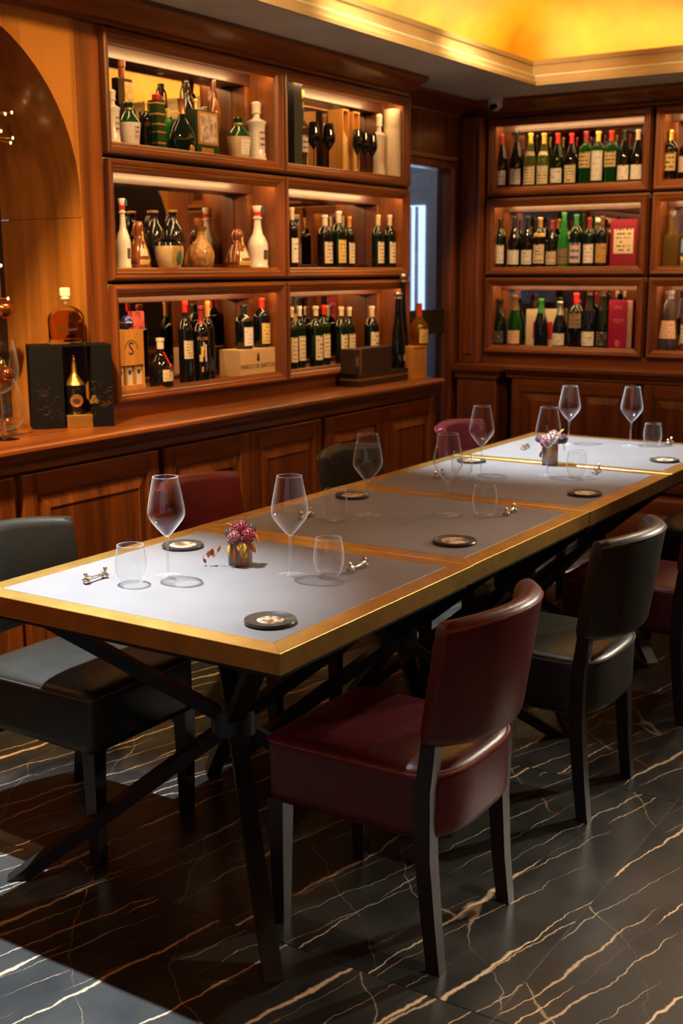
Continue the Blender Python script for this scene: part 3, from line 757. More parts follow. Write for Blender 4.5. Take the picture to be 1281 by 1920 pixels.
def chair_proto(leather, piping):
    parts = []
    ol = rr_outline(0.202, 0.215, -0.25, 0.03)
    rings = [inset(ol, 0.012, 0.305), inset(ol, 0.002, 0.312), inset(ol, 0.0, 0.33), inset(ol, 0.0, 0.44), inset(ol, 0.001, 0.452), inset(ol, 0.012, 0.463), inset(ol, 0.04, 0.470), inset(ol, 0.1, 0.475), inset(ol, 0.16, 0.477)]
    parts.append(('seat', loft_me(rings, True, 55), leather))
    parts.append(('seat_piping', tube_me(inset(ol, -0.001, 0.452), 0.0035, 6, True), piping))
    # back: rounded slab lofted along a curve
    H0, H1, TH = 0.515, 0.815, 0.052
    def sect(x, sc=1.0, drop=0.0):
        k = x / 0.205
        yc = -0.305 + 0.075 * k * k
        slope = math.atan2(2 * 0.075 * k / 0.205, 1.0)
        nx, ny = -math.sin(slope), math.cos(slope)        # thickness direction
        out = []
        h0, h1 = H0 + 0.012 * abs(k) ** 4 + drop, H1 - 0.012 * k * k - drop
        N = 7
        r = TH / 2 * sc
        prof = []
        for q in range(N + 1):
            a = PI * q / N; prof.append((r * math.cos(a), h1 - r + r * math.sin(a)))
        for q in range(N + 1):
            a = PI + PI * q / N; prof.append((r * math.cos(a), h0 + r + r * math.sin(a)))
        for t_, z in prof:
            lean = -0.045 * (z - H0) / (H1 - H0)
            out.append(Vector((x + nx * t_, yc + ny * t_ + lean + 0.03, z)))
        return out
    xs = [-0.205 + 0.41 * q / 18 for q in range(19)]
    rg = [sect(-0.207, 0.25, 0.012), sect(-0.2065, 0.7, 0.004)] + [sect(x) for x in xs] + [sect(0.2065, 0.7, 0.004), sect(0.207, 0.25, 0.012)]
    parts.append(('backrest', loft_me(rg, True, 60), leather))
    # piping round the rear face
    pp = []
    for x in xs: pp.append(sect(x)[6] + Vector((0, 0, 0.0)))
    parts.append(('back_piping', tube_me([p + Vector((0, -0.001, -0.002)) for p in pp], 0.0032, 6), piping))
    for s in (-1, 1):
        # rear leg: sabre curve, runs up beside the seat into the back
        path = [(s * 0.176, -0.222, 0.0), (s * 0.176, -0.208, 0.12), (s * 0.18, -0.196, 0.27), (s * 0.186, -0.198, 0.42), (s * 0.186, -0.212, 0.545)]
        wd = [0.032, 0.034, 0.038, 0.038, 0.034]
        rgs = []
        for (x, y, z), w in zip(path, wd):
            h = w / 2
            rgs.append([Vector((x + h, y + h, z)), Vector((x - h, y + h, z)), Vector((x - h, y - h, z)), Vector((x + h, y - h, z))])
        parts.append(('leg', loft_me(rgs, True, 30), DARKWOOD))
        rgs = []
        for z, w in ((0.0, 0.03), (0.2, 0.038), (0.31, 0.044)):
            h = w / 2
            rgs.append([Vector((s * 0.176 + h, 0.19 + h, z)), Vector((s * 0.176 - h, 0.19 + h, z)), Vector((s * 0.176 - h, 0.19 - h, z)), Vector((s * 0.176 + h, 0.19 - h, z))])
        parts.append(('leg', loft_me(rgs, True, 30), DARKWOOD))
    for nm, me, m in parts: me.materials.append(m)
    return parts
PROTO = {'burgundy': chair_proto(BURG, BURGP), 'black': chair_proto(BLK, BLKP)}
def chair(color, x, y, rotz, label):
    t = thing('dining_chair', label, 'chair', (x, y, 0), rotz, 'upholstered leather dining chairs')
    for nm, me, m in PROTO[color]:
        o = bpy.data.objects.new(nm, me); COL.objects.link(o); o.parent = t
    return t
RZ = PI / 2
chair('burgundy', -1.327, 2.262, RZ, 'burgundy leather dining chair in the foreground, right of the nearest table')
chair('black', -1.327, 3.122, RZ, 'black leather dining chair on the right, behind the foreground burgundy chair')
chair('burgundy', -1.32, 3.978, RZ, 'burgundy leather dining chair cut by the right edge of the picture')
chair('black', -1.32, 4.84, RZ, 'black leather chair mostly hidden at the far right beyond the burgundy chair')
chair('black', -2.262, 2.225, -RZ, 'black leather dining chair at the left edge, tucked under the nearest table')
chair('burgundy', -2.33, 3.10, -RZ, 'burgundy leather dining chair on the sideboard side, nearest of the two burgundy ones there')
chair('black', -2.262, 3.965, -RZ, 'black leather dining chair on the sideboard side at the second and third tables')
chair('burgundy', -2.255, 4.905, -RZ, 'burgundy leather dining chair farthest away on the sideboard side')

# ================================================================== TABLEWARE
ZT = 0.7506
def wine_glass_parts(H=0.255):
    # bowl: sharp widest point, long taper to the rim
    bowl = [(0.0045, 0.105), (0.012, 0.112), (0.026, 0.128), (0.039, 0.145), (0.0445, 0.155), (0.0465, 0.165), (0.0455, 0.178), (0.041, 0.205), (0.0355, 0.232), (0.031, H)]
    stem = [(0.0105, 0.0035), (0.0055, 0.007), (0.0033, 0.015), (0.0027, 0.05), (0.0028, 0.09), (0.0036, 0.1), (0.0046, 0.1055)]
    foot = [(0.001, 0.0), (0.037, 0.0), (0.0385, 0.001), (0.037, 0.002), (0.011, 0.0038), (0.001, 0.004)]
    return lathe_me(bowl, 40, False), lathe_me(stem, 14, True), lathe_me(foot, 40, True), lathe_me([(0.0312, H - 0.0012), (0.0314, H), (0.0306, H), (0.0306, H - 0.0012)], 40, False)
WG = wine_glass_parts()
RIM = thin_glass('glass_rim', (0.9, 0.93, 0.93), 2.2, 0.05, 0.8, 0.6)
STEMT = thin_glass('stem_glass', (0.95, 0.96, 0.96), 1.7, 0.03, 0.55, 1.2)
FOOTG = thin_glass('foot_glass', (0.93, 0.94, 0.94), 1.6, 0.04, 0.35, 3.5)
for me, m in zip(WG, (TGLASS, STEMT, FOOTG, RIM)): me.materials.append(m)
def wine_glass(px, py, label):
    p = on(2, 0.75, px, py)
    t = thing('wine_glass', label, 'glass', (p.x, p.y, ZT), 0, 'stemmed wine glasses on the tables')
    for nm, me in zip(('bowl', 'stem', 'foot', 'rim'), WG):
        o = bpy.data.objects.new(nm, me); COL.objects.link(o); o.parent = t
TB = (lathe_me([(0.0265, 0.004), (0.031, 0.012), (0.0365, 0.028), (0.0385, 0.042), (0.038, 0.06), (0.035, 0.08), (0.032, 0.097)], 40, False),
      lathe_me([(0.001, 0.0), (0.024, 0.0), (0.027, 0.003), (0.0265, 0.006), (0.02, 0.0085), (0.001, 0.0095)], 40, True),
      lathe_me([(0.0322, 0.0958), (0.0324, 0.097), (0.0316, 0.097), (0.0316, 0.0958)], 40, False))
for me, m in zip(TB, (TGLASS, FOOTG, RIM)): me.materials.append(m)
def tumbler(px, py, label):
    p = on(2, 0.75, px, py)
    t = thing('water_tumbler', label, 'glass', (p.x, p.y, ZT), 0, 'stemless water tumblers on the tables')
    for nm, me in zip(('wall', 'base', 'rim'), TB):
        o = bpy.data.objects.new(nm, me); COL.objects.link(o); o.parent = t
SILVER = mat('polished_silver', (0.72, 0.68, 0.6), 0.22, 1.0, var=0.2, vscale=60)
def rest_mes():
    bar = tube_me([(-0.036, 0, 0.014), (-0.028, 0, 0.0135), (-0.018, 0, 0.011), (0, 0, 0.0095), (0.018, 0, 0.011), (0.028, 0, 0.0135), (0.036, 0, 0.014)], [0.0052, 0.0062, 0.0044, 0.0036, 0.0044, 0.0062, 0.0052], 10)
    foot = tube_me([(0, -0.011, 0.0052), (0, -0.009, 0.006), (0, -0.004, 0.009), (0, 0.0, 0.012), (0, 0.004, 0.009), (0, 0.009, 0.006), (0, 0.011, 0.0052)], [0.003, 0.0052, 0.004, 0.0046, 0.004, 0.0052, 0.003], 10)
    knob = lathe_me([(0.001, 0.017), (0.0042, 0.019), (0.0058, 0.023), (0.0042, 0.0268), (0.001, 0.0285)], 12)
    for m in (bar, foot, knob): m.materials.append(SILVER)
    return bar, foot, knob
RM = rest_mes()
def cutlery_rest(px, py, ang, label):
    p = on(2, 0.75, px, py)
    t = thing('cutlery_rest', label, 'cutlery rest', (p.x, p.y, ZT), ang, 'little silver cutlery rests')
    o = bpy.data.objects.new('crossbar', RM[0]); COL.objects.link(o); o.parent = t
    for s in (-1, 1):
        o = bpy.data.objects.new('foot', RM[1]); COL.objects.link(o); o.parent = t; o.location = (s * 0.034, 0, 0)
        o = bpy.data.objects.new('knob', RM[2]); COL.objects.link(o); o.parent = t; o.location = (s * 0.036, 0, 0)
def speckle_mat():
    m, nt, b = nodes_of('coaster_speckled_glaze'); L = nt.links
    tc = nt.nodes.new('ShaderNodeTexCoord'); oi = nt.nodes.new('ShaderNodeObjectInfo')
    sc = nt.nodes.new('ShaderNodeVectorMath'); sc.operation = 'SCALE'; sc.inputs[0].default_value = (3, 5, 0); L.new(oi.outputs['Random'], sc.inputs['Scale'])
    ad = nt.nodes.new('ShaderNodeVectorMath'); L.new(tc.outputs['Object'], ad.inputs[0]); L.new(sc.outputs[0], ad.inputs[1])
    n = nt.nodes.new('ShaderNodeTexNoise'); n.inputs['Scale'].default_value = 42; n.inputs['Detail'].default_value = 6; n.inputs['Roughness'].default_value = 0.7
    L.new(ad.outputs[0], n.inputs['Vector'])
    r = nt.nodes.new('ShaderNodeValToRGB'); e = r.color_ramp.elements
    e[0].position = 0.36; e[0].color = (0.03, 0.018, 0.012, 1)
    e[1].position = 0.62; e[1].color = (0.8, 0.68, 0.5, 1)
    k = r.color_ramp.elements.new(0.46); k.color = (0.22, 0.1, 0.045, 1)
    k = r.color_ramp.elements.new(0.53); k.color = (0.6, 0.46, 0.3, 1)
    L.new(n.outputs['Fac'], r.inputs['Fac']); L.new(r.outputs['Color'], b.inputs['Base Color'])
    b.inputs['Roughness'].default_value = 0.3
    return m
SPECK = speckle_mat()
STONE = mat('coaster_dark_glaze', (0.05, 0.047, 0.04), 0.25, var=0.2, vscale=20)
CM = (lathe_me([(0.001, 0.0), (0.05, 0.0), (0.0565, 0.002), (0.058, 0.006), (0.0565, 0.0095), (0.0535, 0.009), (0.0505, 0.0068), (0.001, 0.0064)], 48),
      lathe_me([(0.001, 0.0062), (0.035, 0.0062), (0.036, 0.0066), (0.001, 0.0069)], 40))
CM[0].materials.append(STONE); CM[1].materials.append(SPECK)
def coaster(px, py, label, s=1.0, wide=False):
    p = on(2, 0.75, px, py)
    t = thing('stoneware_coaster', label, 'coaster', (p.x, p.y, ZT), 0, 'round stoneware coasters')
    o = bpy.data.objects.new('dish', CM[0]); COL.objects.link(o); o.parent = t; o.scale = (s, s, 1)
    o = bpy.data.objects.new('speckled_centre', CM[1]); COL.objects.link(o); o.parent = t; o.scale = (s * (1.38 if wide else 0.9),) * 2 + (1,)
# place settings
wine_glass(316, 1083, 'tall wine glass standing left on the nearest table')
wine_glass(545, 1081, 'tall wine glass right of the flower pot on the nearest table')
wine_glass(690, 966, 'wine glass at the back left of the second table')
wine_glass(839, 966, 'wine glass near the middle of the second table')
wine_glass(902, 889, 'wine glass on the third table in front of the far burgundy chair')
wine_glass(1026, 893, 'wine glass in front of the far flower pot on the third table')
wine_glass(1066, 834, 'wine glass left on the farthest table, behind the far flower pot')
wine_glass(1182, 837, 'wine glass right on the farthest table')
tumbler(247, 1094, 'stemless tumbler left of the left wine glass on the nearest table')
tumbler(617, 1080, 'stemless tumbler on the right of the nearest table')
tumbler(629, 976, 'stemless tumbler beside the dark coaster on the left of the second table')
tumbler(909, 968, 'stemless tumbler on the right of the second table')
tumbler(866, 896, 'stemless tumbler on the left of the third table')
tumbler(1081, 895, 'stemless tumbler on the right of the third table')
tumbler(1223, 836, 'stemless tumbler on the right of the farthest table')
def ang_px(a, b):
    p, q = on(2, 0.75, *a), on(2, 0.75, *b); return math.atan2(q.y - p.y, q.x - p.x)
cutlery_rest(180, 1089, ang_px((160, 1096), (202, 1082)), 'silver cutlery rest left of the tumbler at the near left corner')
cutlery_rest(670, 1069, ang_px((655, 1076), (688, 1062)), 'silver cutlery rest right of the tumbler on the nearest table')
cutlery_rest(574, 972, ang_px((564, 977), (586, 967)), 'silver cutlery rest behind a wine glass on the left of the second table')
cutlery_rest(956, 964, ang_px((946, 969), (967, 958)), 'silver cutlery rest on the right of the second table')
cutlery_rest(823, 895, ang_px((814, 899), (834, 890)), 'silver cutlery rest on the left of the third table')
cutlery_rest(1119, 887, ang_px((1111, 891), (1127, 881)), 'silver cutlery rest on the right of the third table')
cutlery_rest(985, 842, ang_px((978, 845), (992, 838)), 'silver cutlery rest on the left of the farthest table')
cutlery_rest(1256, 833, ang_px((1249, 837), (1264, 828)), 'silver cutlery rest on the right of the farthest table')
coaster(507, 1168, 'dark round coaster with speckled centre near the front corner of the nearest table')
coaster(343, 1026, 'pale speckled coaster at the back left of the nearest table', 1.0, True)
coaster(853, 1018, 'dark glossy coaster on the right front of the second table', 1.08, True)
coaster(661, 932, 'brown coaster by the left edge of the second table', 1.0, True)
coaster(1097, 928, 'brown coaster on the right of the third table', 1.0, True)
coaster(884, 866, 'brown coaster on the left of the third table', 1.0, True)
coaster(1246, 865, 'brown coaster on the right of the farthest table', 1.0, True)

# dried flowers in small pots
POTG = mat('pot_stoneware', (0.2, 0.155, 0.12), 0.4, var=0.3, vscale=35)
POTW = mat('pot_grey', (0.42, 0.36, 0.31), 0.45, var=0.15, vscale=25)
POD = {'pink': mat('pod_crimson', (0.45, 0.05, 0.08), 0.6, var=0.4, vscale=120), 'rose': mat('pod_rose', (0.5, 0.2, 0.18), 0.6, var=0.4, vscale=120),
       'grey': mat('pod_grey', (0.12, 0.1, 0.09), 0.7, var=0.4, vscale=120), 'white': mat('pod_white', (0.7, 0.55, 0.52), 0.6, var=0.3, vscale=120),
       'mag': mat('pod_magenta', (0.4, 0.03, 0.14), 0.6, var=0.3, vscale=120)}
PODRIM = mat('pod_cup_rim', (0.55, 0.26, 0.24), 0.6)
LEAF = {'orange': mat('leaf_orange', (0.6, 0.16, 0.02), 0.55), 'yellow': mat('leaf_yellow', (0.75, 0.42, 0.05), 0.55), 'rust': mat('leaf_rust', (0.4, 0.08, 0.02), 0.55)}
STRAW = mat('dry_stem', (0.35, 0.13, 0.05), 0.6)
def leaf_me(ln, w, curl):
    vs, fs = [], []
    N = 6
    for i in range(N + 1):
        t = i / N
        ww = w * math.sin(PI * min(1, t * 0.92 + 0.06)) ** 0.8
        y, z = ln * t, -curl * t * t
        for s in (-1, 0, 1):
            vs.append((s * ww, y, z + abs(s) * ww * 0.25))
    for i in range(N):
        for k in range(2):
            a = i * 3 + k; fs.append((a, a + 1, a + 4, a + 3))
    me = me_from('leaf', vs, fs, 60)
    bm = bmesh.new(); bm.from_mesh(me); bmesh.ops.solidify(bm, geom=list(bm.faces), thickness=0.0006); bm.to_mesh(me); bm.free()
    return me
def pod(parent, name, loc, r, m):
    bm = bmesh.new(); bmesh.ops.create_icosphere(bm, subdivisions=3, radius=r * 0.86)
    me = bpy.data.meshes.new('pod'); bm.to_mesh(me); bm.free(); smooth(me, 60)
    p = link(name, me, parent, m, loc)
    # papery cups over the ball (one joined part: too small to pick apart)
    gold = PI * (3 - math.sqrt(5)); N = 26
    vs, fs = [], []
    for i in range(N):
        z = 1 - 2 * (i + 0.5) / N; rr = math.sqrt(1 - z * z); d = Vector((rr * math.cos(gold * i), rr * math.sin(gold * i), z))
        u = d.orthogonal().normalized(); v = d.cross(u); b0 = len(vs)
        for k in range(8):
            a = 2 * PI * k / 8; e = u * math.cos(a) + v * math.sin(a)
            vs.append(d * r * 0.82 + e * r * 0.12); vs.append(d * r * (1.08 + 0.03 * (k % 2)) + e * r * 0.27)
        for k in range(8):
            k2 = (k + 1) % 8; fs.append((b0 + 2 * k, b0 + 2 * k2, b0 + 2 * k2 + 1, b0 + 2 * k + 1))
    me = bpy.data.meshes.new('cups'); me.from_pydata(vs, [], fs)
    bm = bmesh.new(); bm.from_mesh(me); bmesh.ops.solidify(bm, geom=list(bm.faces), thickness=r * 0.05); bm.to_mesh(me); bm.free()
    c = link('seed_cups', me, p, [m, PODRIM]); c['kind'] = 'stuff'
    for i, pg in enumerate(c.data.polygons):
        if pg.area < r * r * 0.012: pg.material_index = 1
    return p
def flower_pot(px, py, label, potm, hgt, rad, pods, leaves, twigs):
    c = on(2, 0.75, px, py)
    t = thing('flower_pot', label, 'flower pot', (c.x, c.y, ZT))
    R_, U_ = Vector((RIGHT.x, RIGHT.y, 0)).normalized(), Vector((0, 0, 1))
    T_ = Vector((FWD.x, FWD.y, 0)).normalized() * -1          # towards the seat side that faces the lens
    lathe('pot', [(0.001, 0), (rad * 0.96, 0), (rad, 0.003), (rad, hgt - 0.002), (rad * 0.98, hgt), (rad * 0.9, hgt), (rad * 0.88, hgt - 0.012), (0.001, hgt - 0.012)], potm, t, 36)
    def V(a, b, d): return R_ * a + U_ * b + T_ * d
    for (a, b, d, r, k) in pods:
        p = V(a, b, d)
        pod(t, 'seed_head', p, r, POD[k])
        tube('stem', [V(a * 0.3, hgt - 0.012, d * 0.3), V(a * 0.6, hgt + (b - hgt) * 0.5, d * 0.6), p], 0.0012, STRAW, t, 6)
    for (a, b, d, ln, w, droop, roll, k) in leaves:
        o = link('leaf', leaf_me(ln, w, ln * 0.15), t, LEAF[k], V(a, b, d))
        # leaf points outwards and hangs down
        out = V(a, 0, d).normalized() if (a or d) else T_
        dirv = (out * math.cos(droop) - U_ * math.sin(droop)).normalized()
        o.rotation_euler = (dirv.to_track_quat('Y', 'Z').to_matrix() @ Matrix.Rotation(roll, 3, 'Y')).to_euler()
    for pts, seeds in twigs:
        q = [V(*p) for p in pts]
        tw = tube('twig', q, 0.0007, STRAW, t, 5)
        for (a, b, d, s, k) in seeds:
            o = link('seed', leaf_me(s, s * 0.28, s * 0.1), tw, LEAF[k], V(a, b, d))
            o.rotation_euler = (math.radians(-70), random.uniform(-0.4, 0.4), random.uniform(0, 6))
    return t
flower_pot(451, 1058, 'small brown pot of dried crimson seed heads and orange leaves on the nearest table', POTG, 0.062, 0.0315,
           [(0.004, 0.097, 0.0, 0.0165, 'pink'), (-0.013, 0.076, 0.02, 0.0155, 'rose'), (0.022, 0.079, 0.012, 0.0175, 'pink'), (-0.026, 0.083, 0.0, 0.0125, 'grey'), (0.028, 0.091, -0.012, 0.0125, 'grey')],
           [(-0.024, 0.060, 0.024, 0.034, 0.0065, 1.25, 0.2, 'yellow'), (-0.012, 0.056, 0.032, 0.046, 0.0055, 1.45, 0, 'orange'), (0.006, 0.06, 0.032, 0.036, 0.0048, 1.4, 0.3, 'yellow'), (0.014, 0.062, 0.03, 0.04, 0.0065, 1.05, -0.4, 'yellow'),
            (0.013, 0.048, 0.033, 0.05, 0.006, 1.5, 0.1, 'orange'), (0.024, 0.062, 0.02, 0.032, 0.008, 0.7, 0.5, 'orange'), (0.038, 0.086, 0.004, 0.042, 0.006, 1.15, 0.3, 'orange'), (-0.02, 0.098, -0.01, 0.02, 0.006, -0.6, 0.2, 'rust'), (0.0, 0.062, 0.034, 0.02, 0.006, 0.9, 0, 'yellow')],
           [([(-0.02, 0.06, 0.01), (-0.045, 0.066, 0.014), (-0.07, 0.045, 0.016), (-0.09, 0.03, 0.016)], [(-0.072, 0.045, 0.016, 0.022, 'rust'), (-0.08, 0.04, 0.018, 0.02, 'orange'), (-0.092, 0.03, 0.016, 0.013, 'rust')]),
            ([(-0.03, 0.06, 0.0), (-0.05, 0.055, 0.01), (-0.062, 0.03, 0.01)], [(-0.05, 0.052, 0.01, 0.018, 'rust'), (-0.064, 0.03, 0.01, 0.013, 'rust'), (-0.094, 0.018, 0.012, 0.014, 'rust')]),
            ([(-0.02, 0.1, 0.0), (-0.012, 0.12, 0.0), (0.0, 0.126, 0.0), (0.012, 0.122, 0.0), (0.02, 0.11, 0.0)], []),
            ([(0.016, 0.1, 0.0), (0.017, 0.13, 0.0)], [])])
flower_pot(1031, 871, 'grey pot of white and magenta dried flowers on the third table', POTW, 0.078, 0.031,
           [(0.0, 0.1, 0.02, 0.024, 'white'), (0.026, 0.098, 0.006, 0.017, 'grey'), (-0.03, 0.1, 0.0, 0.016, 'white'), (0.012, 0.112, -0.01, 0.02, 'white'), (-0.026, 0.088, 0.02, 0.016, 'mag'), (0.048, 0.1, 0.0, 0.018, 'grey'), (-0.044, 0.102, 0.0, 0.014, 'grey')],
           [(0.048, 0.086, 0.0, 0.036, 0.007, 1.2, 0.2, 'orange'), (0.03, 0.118, 0.0, 0.03, 0.006, -0.9, 0.2, 'yellow'), (-0.04, 0.106, 0.0, 0.03, 0.007, 0.2, 0.2, 'orange'), (-0.006, 0.072, 0.03, 0.036, 0.008, 1.3, 0, 'yellow'), (0.018, 0.08, 0.028, 0.028, 0.006, 1.2, 0.2, 'orange')],
           [([(-0.028, 0.086, 0.02), (-0.036, 0.06, 0.02), (-0.04, 0.03, 0.02)], [(-0.036, 0.07, 0.02, 0.03, 'rust'), (-0.038, 0.055, 0.02, 0.03, 'rust')])])

# ================================================================== BOTTLES AND OTHER THINGS ON DISPLAY
PROFILES = {
    'bord': [(0.01, 0), (.94, 0), (1, .015), (1, .62), (.95, .675), (.62, .745), (.37, .785), (.33, .82), (.33, .945), (.4, .95), (.4, .985), (.36, 1)],
    'burg': [(0.01, 0), (.94, 0), (1, .015), (1, .45), (.92, .54), (.58, .69), (.38, .79), (.33, .85), (.33, .95), (.4, .955), (.4, .985), (.36, 1)],
    'champ': [(0.01, 0), (.94, 0), (1, .015), (1, .42), (.94, .5), (.64, .66), (.44, .78), (.38, .86), (.38, .93), (.43, .94), (.43, .97), (.36, 1)],
    'flute': [(0.01, 0), (.94, 0), (1, .015), (1, .36), (.92, .46), (.58, .7), (.4, .84), (.36, .92), (.42, .955), (.42, .985), (.38, 1)],
    'tall': [(0.01, 0), (.94, 0), (1, .015), (1, .52), (.9, .57), (.42, .62), (.33, .66), (.3, .92), (.4, .925), (.4, 1)],
    'slender': [(0.01, 0), (.95, 0), (1, .012), (1, .05), (.94, .065), (.97, .2), (1, .33), (.97, .4), (.75, .49), (.5, .56), (.38, .66), (.33, .79), (.47, .795), (.47, .82), (.33, .825), (.33, .84)],
    'onion': [(0.01, 0), (.72, 0), (.86, .02), (1, .2), (.98, .3), (.84, .43), (.5, .58), (.26, .68), (.2, .75), (.2, .97), (.24, 1)],
    'bell': [(0.01, 0), (.98, 0), (1, .02), (1, .075), (.93, .09), (.95, .14), (1, .17), (.96, .23), (.82, .38), (.6, .56), (.42, .66), (.36, .72), (.46, .8), (.44, .9), (.3, 1), (.01, 1.01)],
    'jug': [(0.01, 0), (.78, 0), (.82, .02), (1, .5), (1, .54)],
    'jar': [(0.01, 0), (.7, 0), (.78, .04), (.96, .4), (1, .62), (.97, .78), (.85, .9), (.6, .95), (.56, .97), (.62, 1)],
    'round': [(0.01, 0), (.6, 0), (.68, .015), (.9, .1), (1, .3), (.97, .4), (.75, .56), (.42, .67), (.33, .73), (.31, .9), (.42, .92), (.42, 1)],
    'decanter': [(0.01, 0), (.95, 0), (1, .015), (1, .06), (.9, .075), (.92, .13), (.84, .16), (.84, .5), (.9, .62), (1, .64), (1, .67), (.8, .69), (.4, .72), (.34, .76), (.36, .8)],
    'squat': [(0.01, 0), (.94, 0), (1, .02), (1, .32), (.95, .42), (.6, .58), (.34, .68), (.28, .76), (.28, .93), (.34, .94), (.34, 1)],
    'cone': [(0.01, 0), (.94, 0), (1, .02), (.96, .2), (.55, .78), (.42, .84), (.4, .92), (.46, .93), (.46, 1)],
    'ewer': [(0.01, 0), (.6, 0), (.62, .02), (.35, .08), (.5, .2), (.95, .45), (1, .55), (.8, .68), (.4, .76), (.3, .85), (.45, .98), (.42, 1)],
}
CAPZ = {'bord': .80, 'burg': .80, 'champ': .70, 'flute': .84, 'tall': .9, 'squat': .78, 'slender': .84, 'onion': .72, 'decanter': .8, 'cone': .86, 'round': .93, 'bell': 2, 'jar': 2, 'ewer': 2, 'jug': 2}
LABZ = {'bord': (.14, .5), 'burg': (.1, .38), 'champ': (.1, .36), 'flute': (.08, .3), 'tall': (.12, .45), 'squat': (.08, .3), 'slender': (.14, .28), 'cone': (.2, .5)}
def rad_at(prof, f):
    for (r0, z0), (r1, z1) in zip(prof, prof[1:]):
        if z0 <= f <= z1 and z1 > z0: return r0 + (r1 - r0) * (f - z0) / (z1 - z0)
    return prof[-1][0]
def label_patch(prof, R, H, f0, f1, half, ang0=0.0):
    vs, fs, uvs = [], [], []
    NA, NZ = 10, 4
    for j in range(NZ + 1):
        f = f0 + (f1 - f0) * j / NZ
        r = rad_at(prof, f) * R * 1.006 + 0.0003
        for i in range(NA + 1):
            a = -PI / 2 + ang0 - half + 2 * half * i / NA
            vs.append((r * math.cos(a), r * math.sin(a), f * H)); uvs.append((i / NA, j / NZ))
    for j in range(NZ):
        for i in range(NA):
            a = j * (NA + 1) + i; fs.append((a, a + 1, a + NA + 2, a + NA + 1))
    me = bpy.data.meshes.new('label'); me.from_pydata(vs, [], fs)
    ul = me.uv_layers.new(name='UVMap')
    for lp in me.loops: ul.data[lp.index].uv = uvs[lp.vertex_index]
    me.polygons.foreach_set('use_smooth', [True] * len(me.polygons))
    return me
def place(wall, row, cx, ytop, d, base=None):
    z = SHELF[row] + ((0.012 if row == 0 else 0.004) if wall == 'B' else 0) if base is None else base
    z += 0.0005
    if wall == 'L':
        p = on(0, XL - d, cx, ytop); q = Vector((XL - d, p.y, z)); rz = PI / 2
    else:
        p = on(1, YB + d, cx, ytop); q = Vector((p.x, YB + d, z)); rz = 0.0
    return q, p.z - z, rz
def bottle(wall, row, cx, ytop, w, style, glass, cap, lab, label, d=0.085, cat='bottle', group=None, base=None, neck=None, labz=None, half=1.1, capz=None, name='bottle'):
    q, H, rz = place(wall, row, cx, ytop, d, base)
    R = pxsize(q, w * 0.93) / 2
    pr = PROFILES[style]
    t = thing(name, label, cat, q, rz, group)
    lathe('body', [(r * R, z * H) for r, z in pr], GL[glass], t, 22, True, (0, 0, 0), 1.0, 0.58 if style == 'onion' else 1.0)
    cz = capz or CAPZ[style]
    if cap and cz < 1.5:
        if style in ('slender', 'decanter'):
            z0 = pr[-1][1]
            lathe('stopper', [(pr[-1][0] * R * 1.05, z0 * H), (R * .5, (z0 + .01) * H), (R * .42, (z0 + .05) * H), (R * .52, .97 * H), (R * .3, H)], CAP[cap], t, 16)
        else:
            cp = [(rad_at(pr, cz) * R * 1.05, cz * H)] + [(r * R * 1.05 + 0.0003, z * H + 0.0004) for r, z in pr if z > cz] + [(0.0005, H + 0.0006)]
            lathe('capsule', cp, CAP[cap], t, 18, False)
    if lab:
        f0, f1 = labz or LABZ.get(style, (.12, .4))
        link('paper_label', label_patch(pr, R, H, f0, f1, half), t, LAB[lab])
    if neck:
        nf = 0.62 if style != 'bord' else 0.66
        link('neck_label', label_patch(pr, R, H, nf - .045, nf + .03, 1.2), t, LAB[neck])
    return t, R, H
def handle(parent, R, z0, z1, out, m, side=1, rad=0.005):
    pts = []
    for k in range(9):
        a = -PI / 2 + PI * k / 8
        pts.append((side * (R + out * math.cos(a)), 0, (z0 + z1) / 2 + (z1 - z0) / 2 * math.sin(a)))
    tube('handle', pts, rad, m, parent, 8)
ORD = ['first', 'second', 'third', 'fourth', 'fifth', 'sixth', 'seventh', 'eighth', 'ninth', 'tenth', 'eleventh']

# ---- far wall, top niche of the left column: a row of eleven bottles
spec = [(942, 252, 'burg', 'black', 'wine', 'white', 'black'), (970, 246, 'burg', 'black', 'black', 'white', 'black'), (996, 250, 'burg', 'olive', 'yellow', 'cream', 'olive'),
        (1021, 250, 'burg', 'olive', 'yellow', 'cream', 'olive'), (1047, 250, 'burg', 'dkgreen', 'red', 'white', 'dark green'), (1073, 250, 'burg', 'black', 'red', 'cream', 'black'),
        (1100, 246, 'bord', 'green', 'wine', 'ochre', 'green'), (1123, 246, 'bord', 'green', 'yellow', 'white', 'green'), (1148, 245, 'bord', 'green', 'red', 'ochre', 'green'),
        (1173, 244, 'burg', 'black', 'black', 'white', 'black'), (1198, 243, 'burg', 'black', 'pale', 'white', 'black')]
for k, (cx, yt, st, gl, cp, lb, cn) in enumerate(spec):
    bottle('B', 0, cx, yt, 26, st, gl, cp, lb, f'{cn} bottle with {cp} top, {ORD[k]} from left in the top far-wall row', group='bottles in the top niche of the far wall',
           labz={'white': (.04, .32), 'cream': (.03, .38), 'ochre': (.28, .55)}[lb] if st == 'burg' else ((.05, .62) if lb == 'white' else (.3, .6)), neck='cream' if k in (2, 3) else None, d=0.07)
